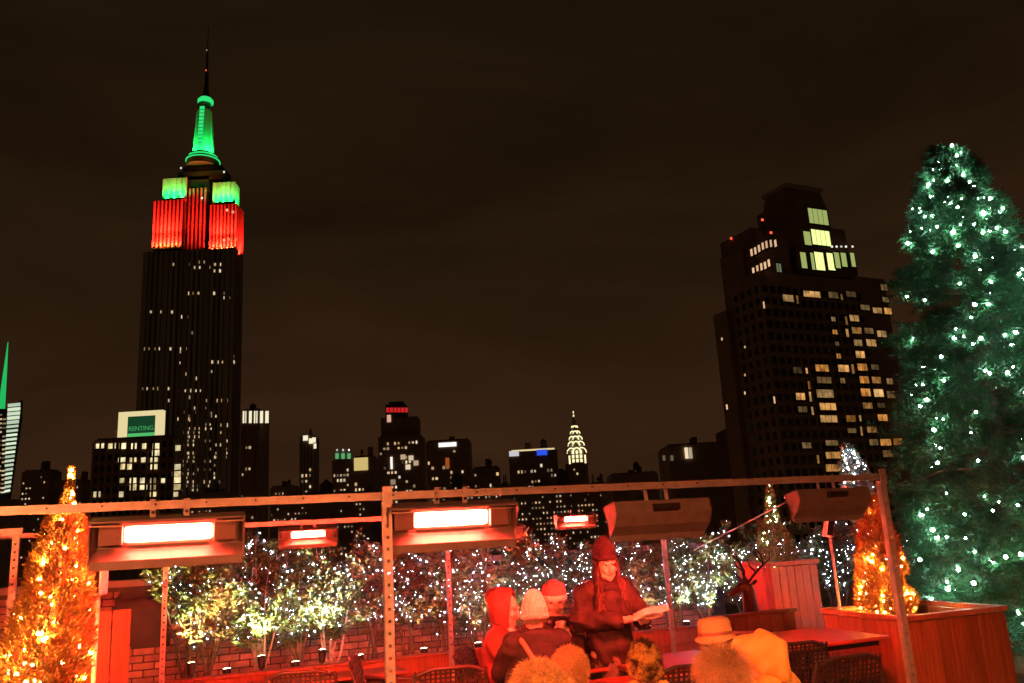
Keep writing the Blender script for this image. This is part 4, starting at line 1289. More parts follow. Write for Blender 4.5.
def cypress(label, bx, by, z0, z1, prof, m_, n=9000, ll=.045, lean=(0, 0), name='cypress_tree', taper=False):
    t = thing(name, label, 'tree', (bx, by, z0 - .12))
    Ht = z1 - z0
    f = rng.uniform(0, 1, n) ** 1.15 * .995
    # clumps give the outline its lobes
    nc = 90
    cf, ca = rng.uniform(0, 1, nc), rng.uniform(0, 6.283, nc)
    ang = rng.uniform(0, 6.283, n)
    pr_ = np.array([prof(x) for x in f])
    lob = np.zeros(n)
    for k in range(nc):
        d = ((f - cf[k]) * Ht / .11) ** 2 + (np.angle(np.exp(1j * (ang - ca[k]))) * pr_ / .08) ** 2
        lob += np.exp(-d)
    lob = np.clip(lob, 0, 1.4)
    rr = pr_ * (.5 + .46 * lob) * rng.uniform(.55, 1.0, n) ** .5
    pos = np.stack([np.cos(ang) * rr + lean[0] * f, np.sin(ang) * rr + lean[1] * f, .12 + f * Ht], 1)
    d = np.stack([np.cos(ang) * .7, np.sin(ang) * .7, np.full(n, .8)], 1) + rng.normal(0, .45, (n, 3))
    if taper:
        keep = (f < .82) | (rng.uniform(0, 1, n) < .4)
        pos, d, f, rr, pr_ = pos[keep], d[keep], f[keep], rr[keep], pr_[keep]
    la = ll * np.where(f > .82, .5, 1.0) if taper else np.full(len(f), ll)
    link('crown', leaf_mesh('crown', pos, d, la, la * .3), m_, t)
    MB().tube([(0, 0, -.3), (lean[0] * .5, lean[1] * .5, .12 + Ht * .5), (lean[0], lean[1], .12 + Ht * .97)], [.03, .02, .004], 8).build('trunk', M['bark'], t)
    return t, pos + np.array([bx, by, z0 - .12]), rr / (pr_ + 1e-6)
M['orange_lit_leaf'] = mat('orange_lit_cypress', (.38, .19, .04), .6, col2=(.2, .09, .02), nscale=10)  # orange glow of the warm bulbs is put into the leaf colour
# left orange tree
tb_ = P(68, 466, 4.8)
t, pts, rr = cypress('orange glowing cone tree wrapped in warm lights at left edge', LPc.x, 4.95, .58, tb_.z, lambda f: .245 * (1 - f / .86) ** .5 + .02 if f < .83 else .035 * (1 - f) / .17 + .003, M['orange_lit_leaf'], 15000, lean=(tb_.x - LPc.x, -.1), taper=True)
def pick(pts, rr, n, zmin=-9, zmax=99, ref=None):
    ok = np.where((rr > .72) & (pts[:, 2] > zmin) & (pts[:, 2] < zmax))[0]
    c = rng.choice(ok, min(n, len(ok)), replace=False)
    p = pts[c].copy()
    return p
p1 = pick(pts, rr, 58, 1.0)
p2_ = pick(pts, rr, 16, .9, 1.25)
bulbs_on(np.concatenate([p1, p2_]), 'warm white bulbs wrapped round the left orange tree', M['bulb_warm'], .0085)
# right orange tree, standing in the near planter
ot = P(873, 497, 7.7)
t, pts, rr = cypress('orange glowing cone tree standing in the large wooden planter', ot.x + .0, 7.75, .74, ot.z, lambda f: .235 * (1 - f) ** .55 + .01 if f > .12 else .19, M['orange_lit_leaf'], 11000, lean=(.0, 0))
bulbs_on(np.concatenate([pick(pts, rr, 12, .8), pick(pts, rr, 44, .8, 1.33)]), 'warm bulbs wrapped round the orange tree in the large planter', M['bulb_warm'], .0085)
# blue white lit tip
b0, b1 = P(900, 540, 8.2), P(850, 444, 8.2)
t, pts, rr = cypress('slim dark tree leaning left, its tip covered in blue white lights', b0.x, 8.3, .5, b1.z, lambda f: .1 + .09 * math.sin(min(1, f * 1.02) * 3.14) if f < .9 else .15 * (1 - f) ** .4 + .01, M['cypress'], 7000, lean=(b1.x - b0.x - .0, 0))
bulbs_on(np.concatenate([pick(pts, rr, 80, 1.7), pick(pts, rr, 24, 1.2, 1.7)]), 'blue white bulbs clustered on the leaning tree tip', M['bulb_blue'], .0065)
# small cone tree in the tall far planter
cbx = FPc
ct = P(769, 485, FPc.y)
t, pts, rr = cypress('small dark cone tree with pale lit tip in the tall planter', FPc.x, FPc.y, 1.2, ct.z, lambda f: .2 * (1 - f * .9) if f < .5 else .05 * (1 - f) / .5 + .012, M['cypress'], 7000, ll=.035, lean=(ct.x - FPc.x, 0))
left_ = pts[(pts[:, 0] < FPc.x - .06)]
bulbs_on(np.concatenate([pick(pts, rr, 40, 1.66), left_[rng.choice(len(left_), 12)]]), 'pale green bulbs on the tip of the small cone tree', M['bulb_lime'], .009)

# ------------------------------------------------------------------ slim floodlights on poles
def pole_lamp(label, c, ztop_, tilt):
    t = thing('floodlight_pole', label, 'floodlight', (c.x, c.y, 0))
    t['group'] = 'slim floodlights on poles'
    MB().tube([(0, 0, 0), (0, 0, ztop_ - .16)], .014, 8).build('pole', M['steel'], t, smooth=True)
    MB().lathe((0, 0, 0), [(.12, 0), (.12, .015), (.02, .03)], 14).build('base', M['steel'], t)
    m = Matrix.Rotation(tilt, 3, 'Y')
    MB().box((0, 0, ztop_ - .08), (.07, .1, .17), m=m).build('head', M['steel'], t, bevel=.008)
    MB().box(Vector((0, 0, ztop_ - .08)) + m @ Vector((.0, -.054, 0)), (.055, .008, .14), m=m).build('lens', M['darkglass'], t)
pole_lamp('slim pole with boxy head before the timber screen at left', P(99, 580, 5.2), P(99, 567, 5.2).z, 0)
pole_lamp('slim pole with tilted boxy head right of the far planter', P(829, 530, 7.9), P(829, 519, 7.9).z, .25)

# ------------------------------------------------------------------ chairs and tables
def make_chair(label):
    t = thing('woven_chair', label, 'chair'); t['group'] = 'dark woven armchairs'
    MB().box((0, -.01, .435), (.48, .46, .035)).build('seat', M['wicker'], t, bevel=.012)
    yb = lambda z: .21 + (z - .45) * .22
    loop = [(-.235, yb(.45), .45)] + [(-.255, yb(z), z) for z in (.6, .74)] + [(-.235, yb(.84), .84), (-.12, yb(.875) + .015, .875), (.12, yb(.875) + .015, .875), (.235, yb(.84), .84)] + [(.255, yb(z), z) for z in (.74, .6)] + [(.235, yb(.45), .45)]
    fr_ = MB().tube(loop, .014, 8).build('backrest', M['wicker'], t, smooth=True)
    mb = MB()
    for k in range(15):
        x = -.225 + k * .45 / 14
        mb.bar((x, yb(.47) - .004 * (k % 2), .47), (x * 1.02, yb(.87) + .012 - .004 * (k % 2), .868), .014, .005)
    for k in range(13):
        z = .5 + k * .0285
        mb.bar((-.245, yb(z) + .003 * (k % 2) - .003, z), (.245, yb(z) + .003 * (k % 2) - .003, z), .005, .011)
    o = mb.build('weave', M['wicker'], fr_); o['kind'] = 'stuff'
    for s in (-1, 1):
        MB().tube([(s * .25, yb(.7), .7), (s * .29, .1, .67), (s * .29, -.12, .655), (s * .27, -.2, .62), (s * .25, -.215, .44)], .013, 8).build('armrest', M['wicker'], t, smooth=True)
        MB().tube([(s * .22, -.2, .42), (s * .235, -.23, 0)], [.016, .012], 8).build('leg', M['wicker'], t)
        MB().tube([(s * .22, .2, .42), (s * .235, .26, 0)], [.016, .012], 8).build('leg', M['wicker'], t)
    return t
c0 = make_chair('dark woven chair with its back to the camera, right of the near post')
q = P(445, 665, 6.0); c0.location = (q.x, 6.0, 0); c0.rotation_euler.z = R(200 - 26); c0.rotation_euler.z = R(8)
def chair(px, Y, rz, lb, s=1.0):
    c = copy_tree(c0); c['label'] = lb; c.location = (P(px, 660, Y).x, Y, 0); c.rotation_euler.z = R(rz); c.scale = (s, s, s); return c
# backs face the camera when the sitter would look away, so turn by 180
c0.rotation_euler.z = R(180 + 12)
chair(397, 6.35, 95, 'dark woven chair seen side on, tucked behind the near post', 1.03)
chair(308, 6.2, 185, 'dark woven chair back whose top rail just shows at lower left')
chair(676, 5.55, 190, 'red lit woven chair right of the standing woman')
chair(816, 5.55, 200, 'red lit woven chair before the large wooden planter')
chair(745, 6.9, 165, 'dark woven chair in front of the deer, behind the hooded heads')
chair(774, 6.2, 195, 'dark woven chair half hidden under the red table edge')

def table(c, rz, sx, sy, z, label):
    t = thing('cafe_table', label, 'table', (c[0], c[1], 0), rz); t['group'] = 'red topped cafe tables'
    MB().box((0, 0, z - .015), (sx, sy, .03)).build('tabletop', M['table_top'], t, bevel=.008)
    MB().box((0, 0, z - .05), (sx * .86, sy * .86, .04)).build('apron', M['black_metal'], t)
    MB().tube([(0, 0, .02), (0, 0, z - .07)], .035, 10).build('pedestal', M['black_metal'], t)
    MB().lathe((0, 0, 0), [(.24, 0), (.24, .015), (.05, .03)], 16).build('base', M['black_metal'], t)
table((P(806, 640, 7.0).x, 7.0), ANG, .95, .8, .77, 'red topped table in front of the tall narrow planter')
table((P(672, 655, 6.3).x, 6.3), ANG, .8, .7, .75, 'red topped table right of the standing woman')
table((P(545, 650, 6.35).x + .05, 6.42), ANG, .7, .6, .74, 'small table between the three seated friends')
table((P(640, 680, 5.7).x + .02, 5.75), ANG, .8, .5, .72, 'table in front of the shaggy beanie')
# dark high backed bench in front of the deer
hb_ = thing('high_back_bench', 'dark panelled bench back in front of the deer', 'bench', (P(752, 620, 7.75).x, 7.75, 0), ANG)
for k in range(7):
    MB().box((-.39 + k * .13, 0, .66), (.124, .03, .42)).build('board', M['dark_timber'], hb_, bevel=.004)
MB().box((0, 0, .885), (.95, .06, .03)).build('top_rail', M['dark_timber'], hb_, bevel=.006)
MB().box((0, -.2, .43), (.92, .36, .04)).build('seat', M['dark_timber'], hb_, bevel=.006)
for s in (-1, 1):
    MB().box((s * .43, -.0, .22), (.05, .05, .44)).build('leg', M['black_metal'], hb_); MB().box((s * .43, -.34, .205), (.05, .05, .41)).build('leg', M['black_metal'], hb_)

# ------------------------------------------------------------------ organic shapes
def blob(prims, vox=.012, smooth=4, m4=None, wr=None):
    bm = bmesh.new()
    def ell(c, r, rot=None):
        mm = Matrix.Translation(Vector(c)) @ (rot.to_4x4() if rot is not None else Matrix.Identity(4)) @ Matrix.Diagonal((*r, 1))
        bmesh.ops.create_icosphere(bm, subdivisions=3, radius=1.0, matrix=mm)
    for p in prims:
        if p[0] == 's': ell(p[1], p[2], p[3] if len(p) > 3 else None)
        else:
            _, a, ra, b, rb = p
            a, b = Vector(a), Vector(b)
            ell(a, (ra,) * 3); ell(b, (rb,) * 3)
            d = b - a
            if d.length > 1e-4:
                mb = MB().tube([a, b], [ra, rb], 14)
                vs = [bm.verts.new(v) for v in mb.v]
                for f in mb.f: bm.faces.new([vs[i] for i in f])
    if m4 is not None: bmesh.ops.transform(bm, matrix=m4, verts=bm.verts)
    me = bpy.data.meshes.new('blob'); bm.to_mesh(me); bm.free()
    o = bpy.data.objects.new('blob_src', me); col.objects.link(o)
    r = o.modifiers.new('r', 'REMESH'); r.mode = 'VOXEL'; r.voxel_size = vox; r.use_smooth_shade = True
    if smooth:
        s = o.modifiers.new('s', 'SMOOTH'); s.factor = .5; s.iterations = smooth
    bpy.context.view_layer.update()
    out = bpy.data.meshes.new_from_object(o.evaluated_get(bpy.context.evaluated_depsgraph_get()))
    bpy.data.objects.remove(o); bpy.data.meshes.remove(me)
    if wr:      # cloth folds
        amp, sx_, sz_ = wr
        n_ = len(out.vertices)
        co = np.empty(n_ * 3, np.float32); out.vertices.foreach_get('co', co); co = co.reshape(-1, 3)
        nr = np.empty(n_ * 3, np.float32); out.vertices.foreach_get('normal', nr); nr = nr.reshape(-1, 3)
        r_ = np.random.default_rng(3)
        k = np.zeros(n_)
        for i_ in range(9):
            d_ = r_.normal(0, 1, 3) * np.array([sx_, sx_, sz_]) * (1 if i_ < 5 else 2.2)
            k += (1 if i_ < 5 else .5) * np.sin(co @ d_ + r_.uniform(0, 6.28) + 1.3 * np.sin(co @ (r_.normal(0, 1, 3) * sx_)))
        k = 1 - 1.1 * np.abs(k / 2.2)
        co = co + nr * (amp * np.clip(k, -1.2, 1))[:, None]
        out.vertices.foreach_set('co', co.astype(np.float32).ravel()); out.update()
    for p in out.polygons: p.use_smooth = True
    return out

def fur(name, me, n, length, width, m_, parent, cond=None, comb=(0, 0, -.4), rnd=.35, kind=True):
    """strands grown from a mesh surface"""
    co = np.empty(len(me.vertices) * 3, np.float32); me.vertices.foreach_get('co', co); co = co.reshape(-1, 3)
    nr = np.empty(len(me.vertices) * 3, np.float32); me.vertices.foreach_get('normal', nr); nr = nr.reshape(-1, 3)
    ok = np.arange(len(co)) if cond is None else np.where(cond(co))[0]
    i = rng.choice(ok, n)
    p = co[i] + rng.normal(0, .004, (n, 3))
    d = unit(nr[i] + np.array(comb) + rng.normal(0, rnd, (n, 3)))
    l = (length * rng.uniform(.5, 1.2, n))[:, None]
    side = unit(np.cross(d, unit(rng.normal(size=(n, 3))))) * width / 2
    mid = p + d * l * .55
    tip = p + unit(d + np.array([0, 0, -.35])) * l
    v = np.stack([p - side, p + side, mid + side * .8, mid - side * .8, tip], 1).reshape(-1, 3)
    base = (np.arange(n) * 5)[:, None]
    f = np.concatenate([base + np.array([[0, 1, 2]]), base + np.array([[0, 2, 3]]), base + np.array([[3, 2, 4]])], 0)
    o = link(name, npmesh(name, v, tris=f), m_, parent)
    if kind: o['kind'] = 'stuff'
    return o

def head_prims(mh):
    """a head with skull, jaw, brow, nose, cheeks, lips, chin and ears; faces -y, centre of the skull at the origin of mh"""
    def S(c, r): return ('s', mh @ Vector(c), r, mh.to_3x3())
    def C(a, ra, b, rb): return ('c', mh @ Vector(a), ra, mh @ Vector(b), rb)
    pr = [S((0, .012, .025), (.074, .092, .088)), S((0, -.02, -.035), (.062, .07, .07)), C((-.035, -.03, -.075), .028, (0, -.062, -.098), .024), C((.035, -.03, -.075), .028, (0, -.062, -.098), .024),
          C((0, -.088, .0), .009, (0, -.104, -.036), .013), C((-.012, -.094, -.04), .009, (.012, -.094, -.04), .009),
          C((-.042, -.078, .022), .012, (-.014, -.087, .018), .011), C((.042, -.078, .022), .012, (.014, -.087, .018), .011),
          S((-.04, -.066, -.035), (.024, .02, .02)), S((.04, -.066, -.035), (.024, .02, .02)),
          S((-.075, .012, -.01), (.01, .022, .032)), S((.075, .012, -.01), (.01, .022, .032)),
          C((-.016, -.083, -.066), .010, (.016, -.083, -.066), .010)]
    pr.append(C((0, .01, -.06), .05, (0, .03, -.17), .056))
    return pr
def face_parts(mh, parent):
    for s in (-1, 1):
        me = MB().lathe((0, 0, 0), [(.001, -.006), (.009, -.004), (.012, 0), (.009, .004), (.001, .006)], 10)
        me.v = [tuple(mh @ Vector((v[0] + s * .031, -.0785 + v[1] * .45, v[2] * 1.0 + .003))) for v in me.v]
        me.build('eye', M['eye'], parent, smooth=True)
        mb = MB().tube([mh @ Vector((s * .048, -.08, .027)), mh @ Vector((s * .03, -.091, .033)), mh @ Vector((s * .012, -.093, .028))], [.003, .0045, .003], 6)
        mb.build('eyebrow', M['hair_dark'], parent, smooth=True)
    mb = MB().tube([mh @ Vector((-.022, -.086, -.066)), mh @ Vector((-.008, -.0945, -.062)), mh @ Vector((.008, -.0945, -.062)), mh @ Vector((.022, -.086, -.066))], [.003, .006, .006, .003], 8)
    mb.build('lips', M['lips'], parent, smooth=True)
def hand_prims(wrist, d, nrm, curl=.5, side=1, s=1.0):
    """palm and five fingers; d = finger direction, nrm = back of the hand"""
    d, nrm = Vector(d).normalized(), Vector(nrm).normalized()
    x = d.cross(nrm).normalized() * side
    w = Vector(wrist)
    pr = [('c', w, .024 * s, w + d * .045 * s, .026 * s)]
    for k, (o, l) in enumerate(((-.030, .068), (-.010, .078), (.010, .074), (.029, .058))):
        a = w + d * .075 * s + x * o * s
        pr.append(('c', w + d * .03 * s + x * o * .7 * s, .013 * s, a, .0105 * s))
        b = a + (d * math.cos(curl * .6) - nrm * math.sin(curl * .6)) * l * .5 * s
        c = b + (d * math.cos(curl * 1.7) - nrm * math.sin(curl * 1.7)) * l * .5 * s
        pr += [('c', a, .0098 * s, b, .009 * s), ('c', b, .009 * s, c, .0075 * s)]
    a = w + d * .02 * s - x * .028 * s
    b = a + (d * .6 - x * .75 - nrm * .2).normalized() * .04 * s
    c = b + (d * .85 - x * .2 - nrm * .5).normalized() * .032 * s
    pr += [('c', a, .014 * s, b, .0115 * s), ('c', b, .0115 * s, c, .009 * s)]
    return pr
def hmat(c, yaw=0, pitch=0, roll=0):
    return Matrix.Translation(Vector(c)) @ Matrix.Rotation(yaw, 4, 'Z') @ Matrix.Rotation(pitch, 4, 'X') @ Matrix.Rotation(roll, 4, 'Y')
def beanie(mh, m_, parent, h=.15, brim=None, slump=0.0, name='knit_hat', pom=False):
    prof = [(.088, -.0), (.095, .03), (.093, .06), (.082, .095), (.055, .125 + (h - .15)), (.028, h - .005), (.004, h)]
    mb = MB().lathe((0, 0, 0), prof, 28)
    mb.v = [tuple(mh @ Vector((v[0] * (1 + .025 * math.sin(14 * math.atan2(v[1], v[0]))), v[1] * 1.17 * (1 + .025 * math.sin(14 * math.atan2(v[1], v[0]))) + .012 + slump * max(0, v[2] - .05), v[2] + .018 + .02 * (v[1] > 0) * 0))) for v in mb.v]
    o = mb.build(name, m_, parent, smooth=True)
    mb = MB().lathe((0, 0, 0), [(.09, -.022), (.1, -.018), (.103, .0), (.1, .02), (.09, .024)], 28)
    mb.v = [tuple(mh @ Vector((v[0], v[1] * 1.15 + .012, v[2] + .022))) for v in mb.v]
    mb.build('brim', brim or m_, o, smooth=True)
    return o
def hood(mh, m_, parent, r=(.125, .145, .15), open_=.45, off=(0, .02, .0), peak=.0, name='hood'):
    """shell round the head with an opening towards -y"""
    n, m = 26, 18
    vs, fs = [], []
    for i in range(m + 1):
        th = math.pi * i / m                       # from front (0) to back (pi)
        for k in range(n):
            ph = 2 * math.pi * k / n
            x, y, z = math.sin(th) * math.cos(ph), -math.cos(th), math.sin(th) * math.sin(ph)
            wob = 1 + .03 * math.sin(3 * ph + 2 * th) + .02 * math.sin(7 * th)
            vs.append(mh @ Vector((x * r[0] * wob + off[0], y * r[1] + off[1] + peak * max(0, z) * max(0, y), z * r[2] * wob + off[2] - (.03 if z < -.6 else 0) + .02 * max(0, z) * max(0, -y))))
    i0 = int(m * open_)
    for i in range(i0, m):
        for k in range(n):
            k2 = (k + 1) % n
            fs.append((i * n + k, i * n + k2, (i + 1) * n + k2, (i + 1) * n + k))
    mb = MB(); mb.add(vs, fs)
    me = mb.mesh(name)
    bm = bmesh.new(); bm.from_mesh(me)
    bmesh.ops.delete(bm, geom=[v for v in bm.verts if not v.link_faces], context='VERTS')
    bmesh.ops.remove_doubles(bm, verts=bm.verts, dist=.0005)
    bm.to_mesh(me); bm.free()
    for p in me.polygons: p.use_smooth = True
    o = link(name, me, m_, parent)
    s = o.modifiers.new('thick', 'SOLIDIFY'); s.thickness = .014; s.offset = -1
    ss = o.modifiers.new('sub', 'SUBSURF'); ss.levels = 1; ss.render_levels = 1
    return o
def strands(roots_ends, m_, parent, name='hair', r=.006):
    mb = MB()
    for path in roots_ends:
        mb.tube(path, [r, r * 1.1, r, r * .5][:len(path)] if len(path) == 4 else r, 5, cap=False)
    o = mb.build(name, m_, parent, smooth=True)
    return o

# --- the standing woman reading a menu
wq = P(607, 600, 6.4)
wm = thing('person', 'standing person in dark beanie and long dark coat reading a paper menu', 'person', (wq.x, 6.4, 0), R(14)); wm.scale = (.9, .94, .985)
mh = hmat((.005, -.03, 1.468), R(2), R(9), R(-3))
wl_, wr_ = (.045, -.262, 1.075), (.19, -.255, 1.06)
body = head_prims(mh)
body += [('c', (0, 0, .86), .13, (0, .01, 1.08), .115), ('c', (0, .01, 1.08), .115, (0, .02, 1.25), .12), ('c', (-.14, .02, 1.29), .06, (.14, .02, 1.29), .06),
         ('c', (-.165, .02, 1.28), .055, (-.225, -.02, 1.06), .042), ('c', (-.225, -.02, 1.06), .04, wl_, .026),
         ('c', (.165, .02, 1.28), .055, (.25, -.04, 1.05), .042), ('c', (.25, -.04, 1.05), .04, wr_, .026),
         ('c', (-.08, 0, .84), .1, (-.09, -.01, .46), .06), ('c', (-.09, -.01, .46), .058, (-.09, .02, .1), .042), ('c', (-.09, .02, .06), .045, (-.09, -.13, .04), .04),
         ('c', (.08, 0, .84), .1, (.09, -.01, .46), .06), ('c', (.09, -.01, .46), .058, (.09, .02, .1), .042), ('c', (.09, .02, .06), .045, (.09, -.13, .04), .04)]
body += hand_prims(wl_, (.9, -.3, .12), (-.1, -.1, 1), .75, 1, 1.0) + hand_prims(wr_, (.35, -.9, .15), (.1, .1, -1), .6, -1, 1.0)
bo = link('body', blob(body, .0062, 2), M['skin'], wm)
face_parts(mh, bo)
coat = [('s', (0, .005, .99), (.19, .15, .2)), ('s', (0, .01, 1.16), (.2, .15, .18)), ('c', (-.15, .02, 1.265), .088, (.15, .02, 1.265), .088),
        ('c', (-.175, .02, 1.26), .088, (-.25, -.02, 1.07), .078), ('c', (-.25, -.02, 1.07), .078, (-.02, -.232, 1.07), .056),
        ('c', (.175, .02, 1.26), .088, (.27, -.04, 1.06), .078), ('c', (.27, -.04, 1.06), .078, (.205, -.20, 1.06), .056),
        ('c', (0, .0, .95), .175, (0, .0, .86), .185), ('c', (0, .03, 1.31), .085, (0, .025, 1.34), .075),
        ('c', (-.09, -.09, 1.22), .05, (-.08, -.11, .8), .05), ('c', (.09, -.09, 1.22), .05, (.08, -.11, .8), .05)]
for k in range(7):   # quilting ridges of sleeves and chest
    f = k / 6
    coat.append(('s', Vector((-.18, .02, 1.25)).lerp(Vector((-.25, -.02, 1.07)), f), (.092, .092, .02)))
    coat.append(('s', Vector((.18, .02, 1.25)).lerp(Vector((.27, -.04, 1.06)), f), (.092, .092, .02)))
link('coat', blob(coat, .009, 2, wr=(.012, 9, 14)), M['coat_dark'], wm)
link('skirt', blob([('c', (0, .0, .84), .155, (0, 0, .6), .18), ('c', (0, 0, .6), .18, (0, .0, .46), .19)], .011, 2, wr=(.012, 14, 3)), M['skirt'], wm)
bn = beanie(mh @ Matrix.Translation((0, .012, .022)) @ Matrix.Rotation(R(-6), 4, 'X'), M['knit_dark'], wm, .165)
scarf = blob([('c', (-.06, -.05, 1.325), .036, (.06, -.05, 1.325), .036), ('c', (-.07, .03, 1.35), .042, (.07, .03, 1.35), .042), ('c', (-.07, -.04, 1.345), .04, (-.075, .03, 1.35), .04), ('c', (.07, -.04, 1.345), .04, (.075, .03, 1.35), .04)], .009, 3)
link('scarf', scarf, M['knit_dark'], wm)
link('coat_collar', blob([('c', (-.085, .0, 1.33), .04, (-.05, -.085, 1.30), .035), ('c', (.085, .0, 1.33), .04, (.05, -.085, 1.30), .035), ('c', (-.05, -.085, 1.30), .035, (.05, -.09, 1.29), .035), ('c', (-.085, .04, 1.34), .04, (.085, .04, 1.34), .04)], .009, 2), M['coat_dark'], wm)
hs = []
for s in (-1, 1):
    for k in range(90):
        a = mh @ Vector((s * (.07 + random.uniform(-.01, .012)), random.uniform(-.03, .06), .035))
        b = mh @ Vector((s * (.088 + random.uniform(-.006, .02)), random.uniform(-.03, .06), -.06))
        c = Vector((s * random.uniform(.07, .125), random.uniform(-.14, -.03), random.uniform(1.28, 1.33)))
        d = Vector((s * random.uniform(.06, .15), random.uniform(-.175, -.12), random.uniform(1.1, 1.2)))
        hs.append([a, b, c, d])
hro = strands(hs, M['hair_dark'], wm, r=.0068)
for s in (-1, 1):
    link('hair_lock', blob([('c', mh @ Vector((s * .078, .02, .02)), .02, mh @ Vector((s * .088, .01, -.08)), .03), ('c', mh @ Vector((s * .088, .01, -.08)), .03, (s * .1, -.07, 1.3), .035), ('c', (s * .1, -.07, 1.3), .035, (s * .105, -.135, 1.16), .018)], .008, 2, wr=(.005, 30, 6)), M['hair_dark'], hro)
# the menu: a folded sheet, two leaves
mn = thing('paper_menu', 'open paper menu held by the standing person', 'menu', Matrix.LocRotScale(wm.location, wm.rotation_euler, wm.scale) @ Vector((.1, -.3, 1.09)))
for k, (p, q_, w_) in enumerate((((0, 0, 0), (.25, -.015, .075), .17), ((.0, .01, -.006), (.21, .02, .03), .16))):
    p, q_ = Vector(p), Vector(q_)
    mb = MB(); vs = []
    side = Vector((-.1, -.95, -.16)).normalized() * w_
    for i in range(7):
        f = i / 6
        c = p.lerp(q_, f) + Vector((0, 0, .012 * math.sin(f * 5 + k)))
        vs += [c - side * .5, c + side * .5]
    vs2 = [v - Vector((0, 0, .0012)) for v in vs]
    n = len(vs)
    fs = [(2 * i, 2 * i + 1, 2 * i + 3, 2 * i + 2) for i in range(6)] + [(n + 2 * i, n + 2 * i + 2, n + 2 * i + 3, n + 2 * i + 1) for i in range(6)]
    fs += [(0, n, n + 1, 1), (12, 13, n + 13, n + 12)] + [(2 * i, 2 * i + 2, n + 2 * i + 2, n + 2 * i) for i in range(6)] + [(2 * i + 1, n + 2 * i + 1, n + 2 * i + 3, 2 * i + 3) for i in range(6)]
    mb.add(vs + vs2, fs).build('page', M['paper'], mn)

# --- seated people
def sitter(label, px, py_top, Y, yaw, coat_m, top=1.30, head=(0, 0, 0), arms=0, vox=.0085, look=True, chairit=True, chair_label=None, dx=0):
    q = P(px, py_top, Y)
    s = q.z / top
    t = thing('person', label, 'person', (q.x + dx, Y, 0), R(yaw))
    t.scale = (s, s, s)
    mh = hmat((0, -.01, 1.145), *[R(a) for a in head])
    w1, w2 = ((-.1, -.36, .77), (.1, -.36, .77)) if arms == 0 else ((-.06, -.3, .93), (.07, -.3, .92))
    e1, e2 = ((-.24, -.1, .78), (.24, -.1, .78))
    body = head_prims(mh) + [('c', (0, 0, .55), .12, (0, .02, .75), .11), ('c', (0, .02, .75), .11, (0, .02, .92), .12), ('c', (-.14, .02, .965), .055, (.14, .02, .965), .055),
            ('c', (-.165, .02, .96), .05, e1, .04), ('c', e1, .04, w1, .026), ('c', (.165, .02, .96), .05, e2, .04), ('c', e2, .04, w2, .026),
            ('c', (-.09, 0, .54), .085, (-.11, -.42, .53), .062), ('c', (-.11, -.42, .53), .06, (-.11, -.4, .1), .042), ('c', (-.11, -.4, .06), .042, (-.11, -.54, .04), .038),
            ('c', (.09, 0, .54), .085, (.11, -.42, .53), .062), ('c', (.11, -.42, .53), .06, (.11, -.4, .1), .042), ('c', (.11, -.4, .06), .042, (.11, -.54, .04), .038)]
    body += hand_prims(w1, (.25, -.9, .0) if arms == 0 else (.5, -.6, .3), (0, .1, 1) if arms == 0 else (-.7, -.3, .2), .6, 1) + hand_prims(w2, (-.25, -.9, 0) if arms == 0 else (-.5, -.6, .3), (0, .1, 1) if arms == 0 else (.7, -.3, .2), .6, -1)
    bo = link('body', blob(body, vox, 2), M['skin'], t)
    if look: face_parts(mh, bo)
    l1, l2 = Vector(e1).lerp(Vector(w1), .85), Vector(e2).lerp(Vector(w2), .85)
    ct = [('s', (0, .015, .72), (.2, .16, .22)), ('s', (0, .02, .86), (.205, .15, .16)), ('c', (-.15, .02, .945), .088, (.15, .02, .945), .088),
          ('c', (-.175, .02, .94), .086, e1, .075), ('c', e1, .075, l1, .055), ('c', (.175, .02, .94), .086, e2, .075), ('c', e2, .075, l2, .055),
          ('c', (-.09, 0, .55), .12, (-.11, -.3, .54), .09), ('c', (.09, 0, .55), .12, (.11, -.3, .54), .09), ('c', (0, .03, .98), .082, (0, .03, 1.02), .07)]
    cm = blob(ct, .011, 3, wr=(.011, 9, 13))
    co = link('coat', cm, coat_m, t)
    if chairit:
        c = copy_tree(c0); c.location = (q.x + dx, Y, 0); c.rotation_euler.z = R(yaw); c['label'] = chair_label; c.scale = (s, s, s)
        c.location = Vector(c.location) + Matrix.Rotation(R(yaw), 3, 'Z') @ Vector((0, .02, 0))
    return t, mh, cm, co

# hooded person in red, side on
t, mh, cm, co = sitter('seated person in red coat with the hood up, seen from the side', 503, 582, 6.4, 78, M['coat_red'], 1.335, (0, 8, 0), chair_label='woven chair under the hooded person in red')
hood(mh, M['coat_red'], t, (.104, .125, .138), .36, (0, .012, .015), .1)
# pale beanie seen from behind
t, mh, cm, co = sitter('seated person seen from behind in pale beanie and dark coat with shoulder strap', 533, 588, 6.0, 186, M['coat_black'], 1.345, (0, 4, 0), look=False, chair_label='woven chair under the person with the shoulder strap')
beanie(mh @ Matrix.Translation((0, .0, -.01)), M['knit_pale'], t, .185)
link('high_collar', blob([('c', (-.16, .03, .985), .085, (.16, .03, .985), .085), ('c', (-.075, .0, 1.04), .05, (.075, .0, 1.03), .05), ('c', (-.07, .06, 1.03), .048, (.07, .06, 1.03), .048), ('c', (-.08, .0, 1.03), .045, (-.07, .06, 1.03), .045), ('c', (.08, .0, 1.03), .045, (.07, .06, 1.03), .045)], .01, 3), M['coat_black'], t)
MB().tube([(.13, .06, 1.035), (.10, .135, .99), (.02, .19, .85), (-.08, .195, .7), (-.16, .15, .58)], .017, 8).build('shoulder_strap', M['strap'], t, smooth=True)
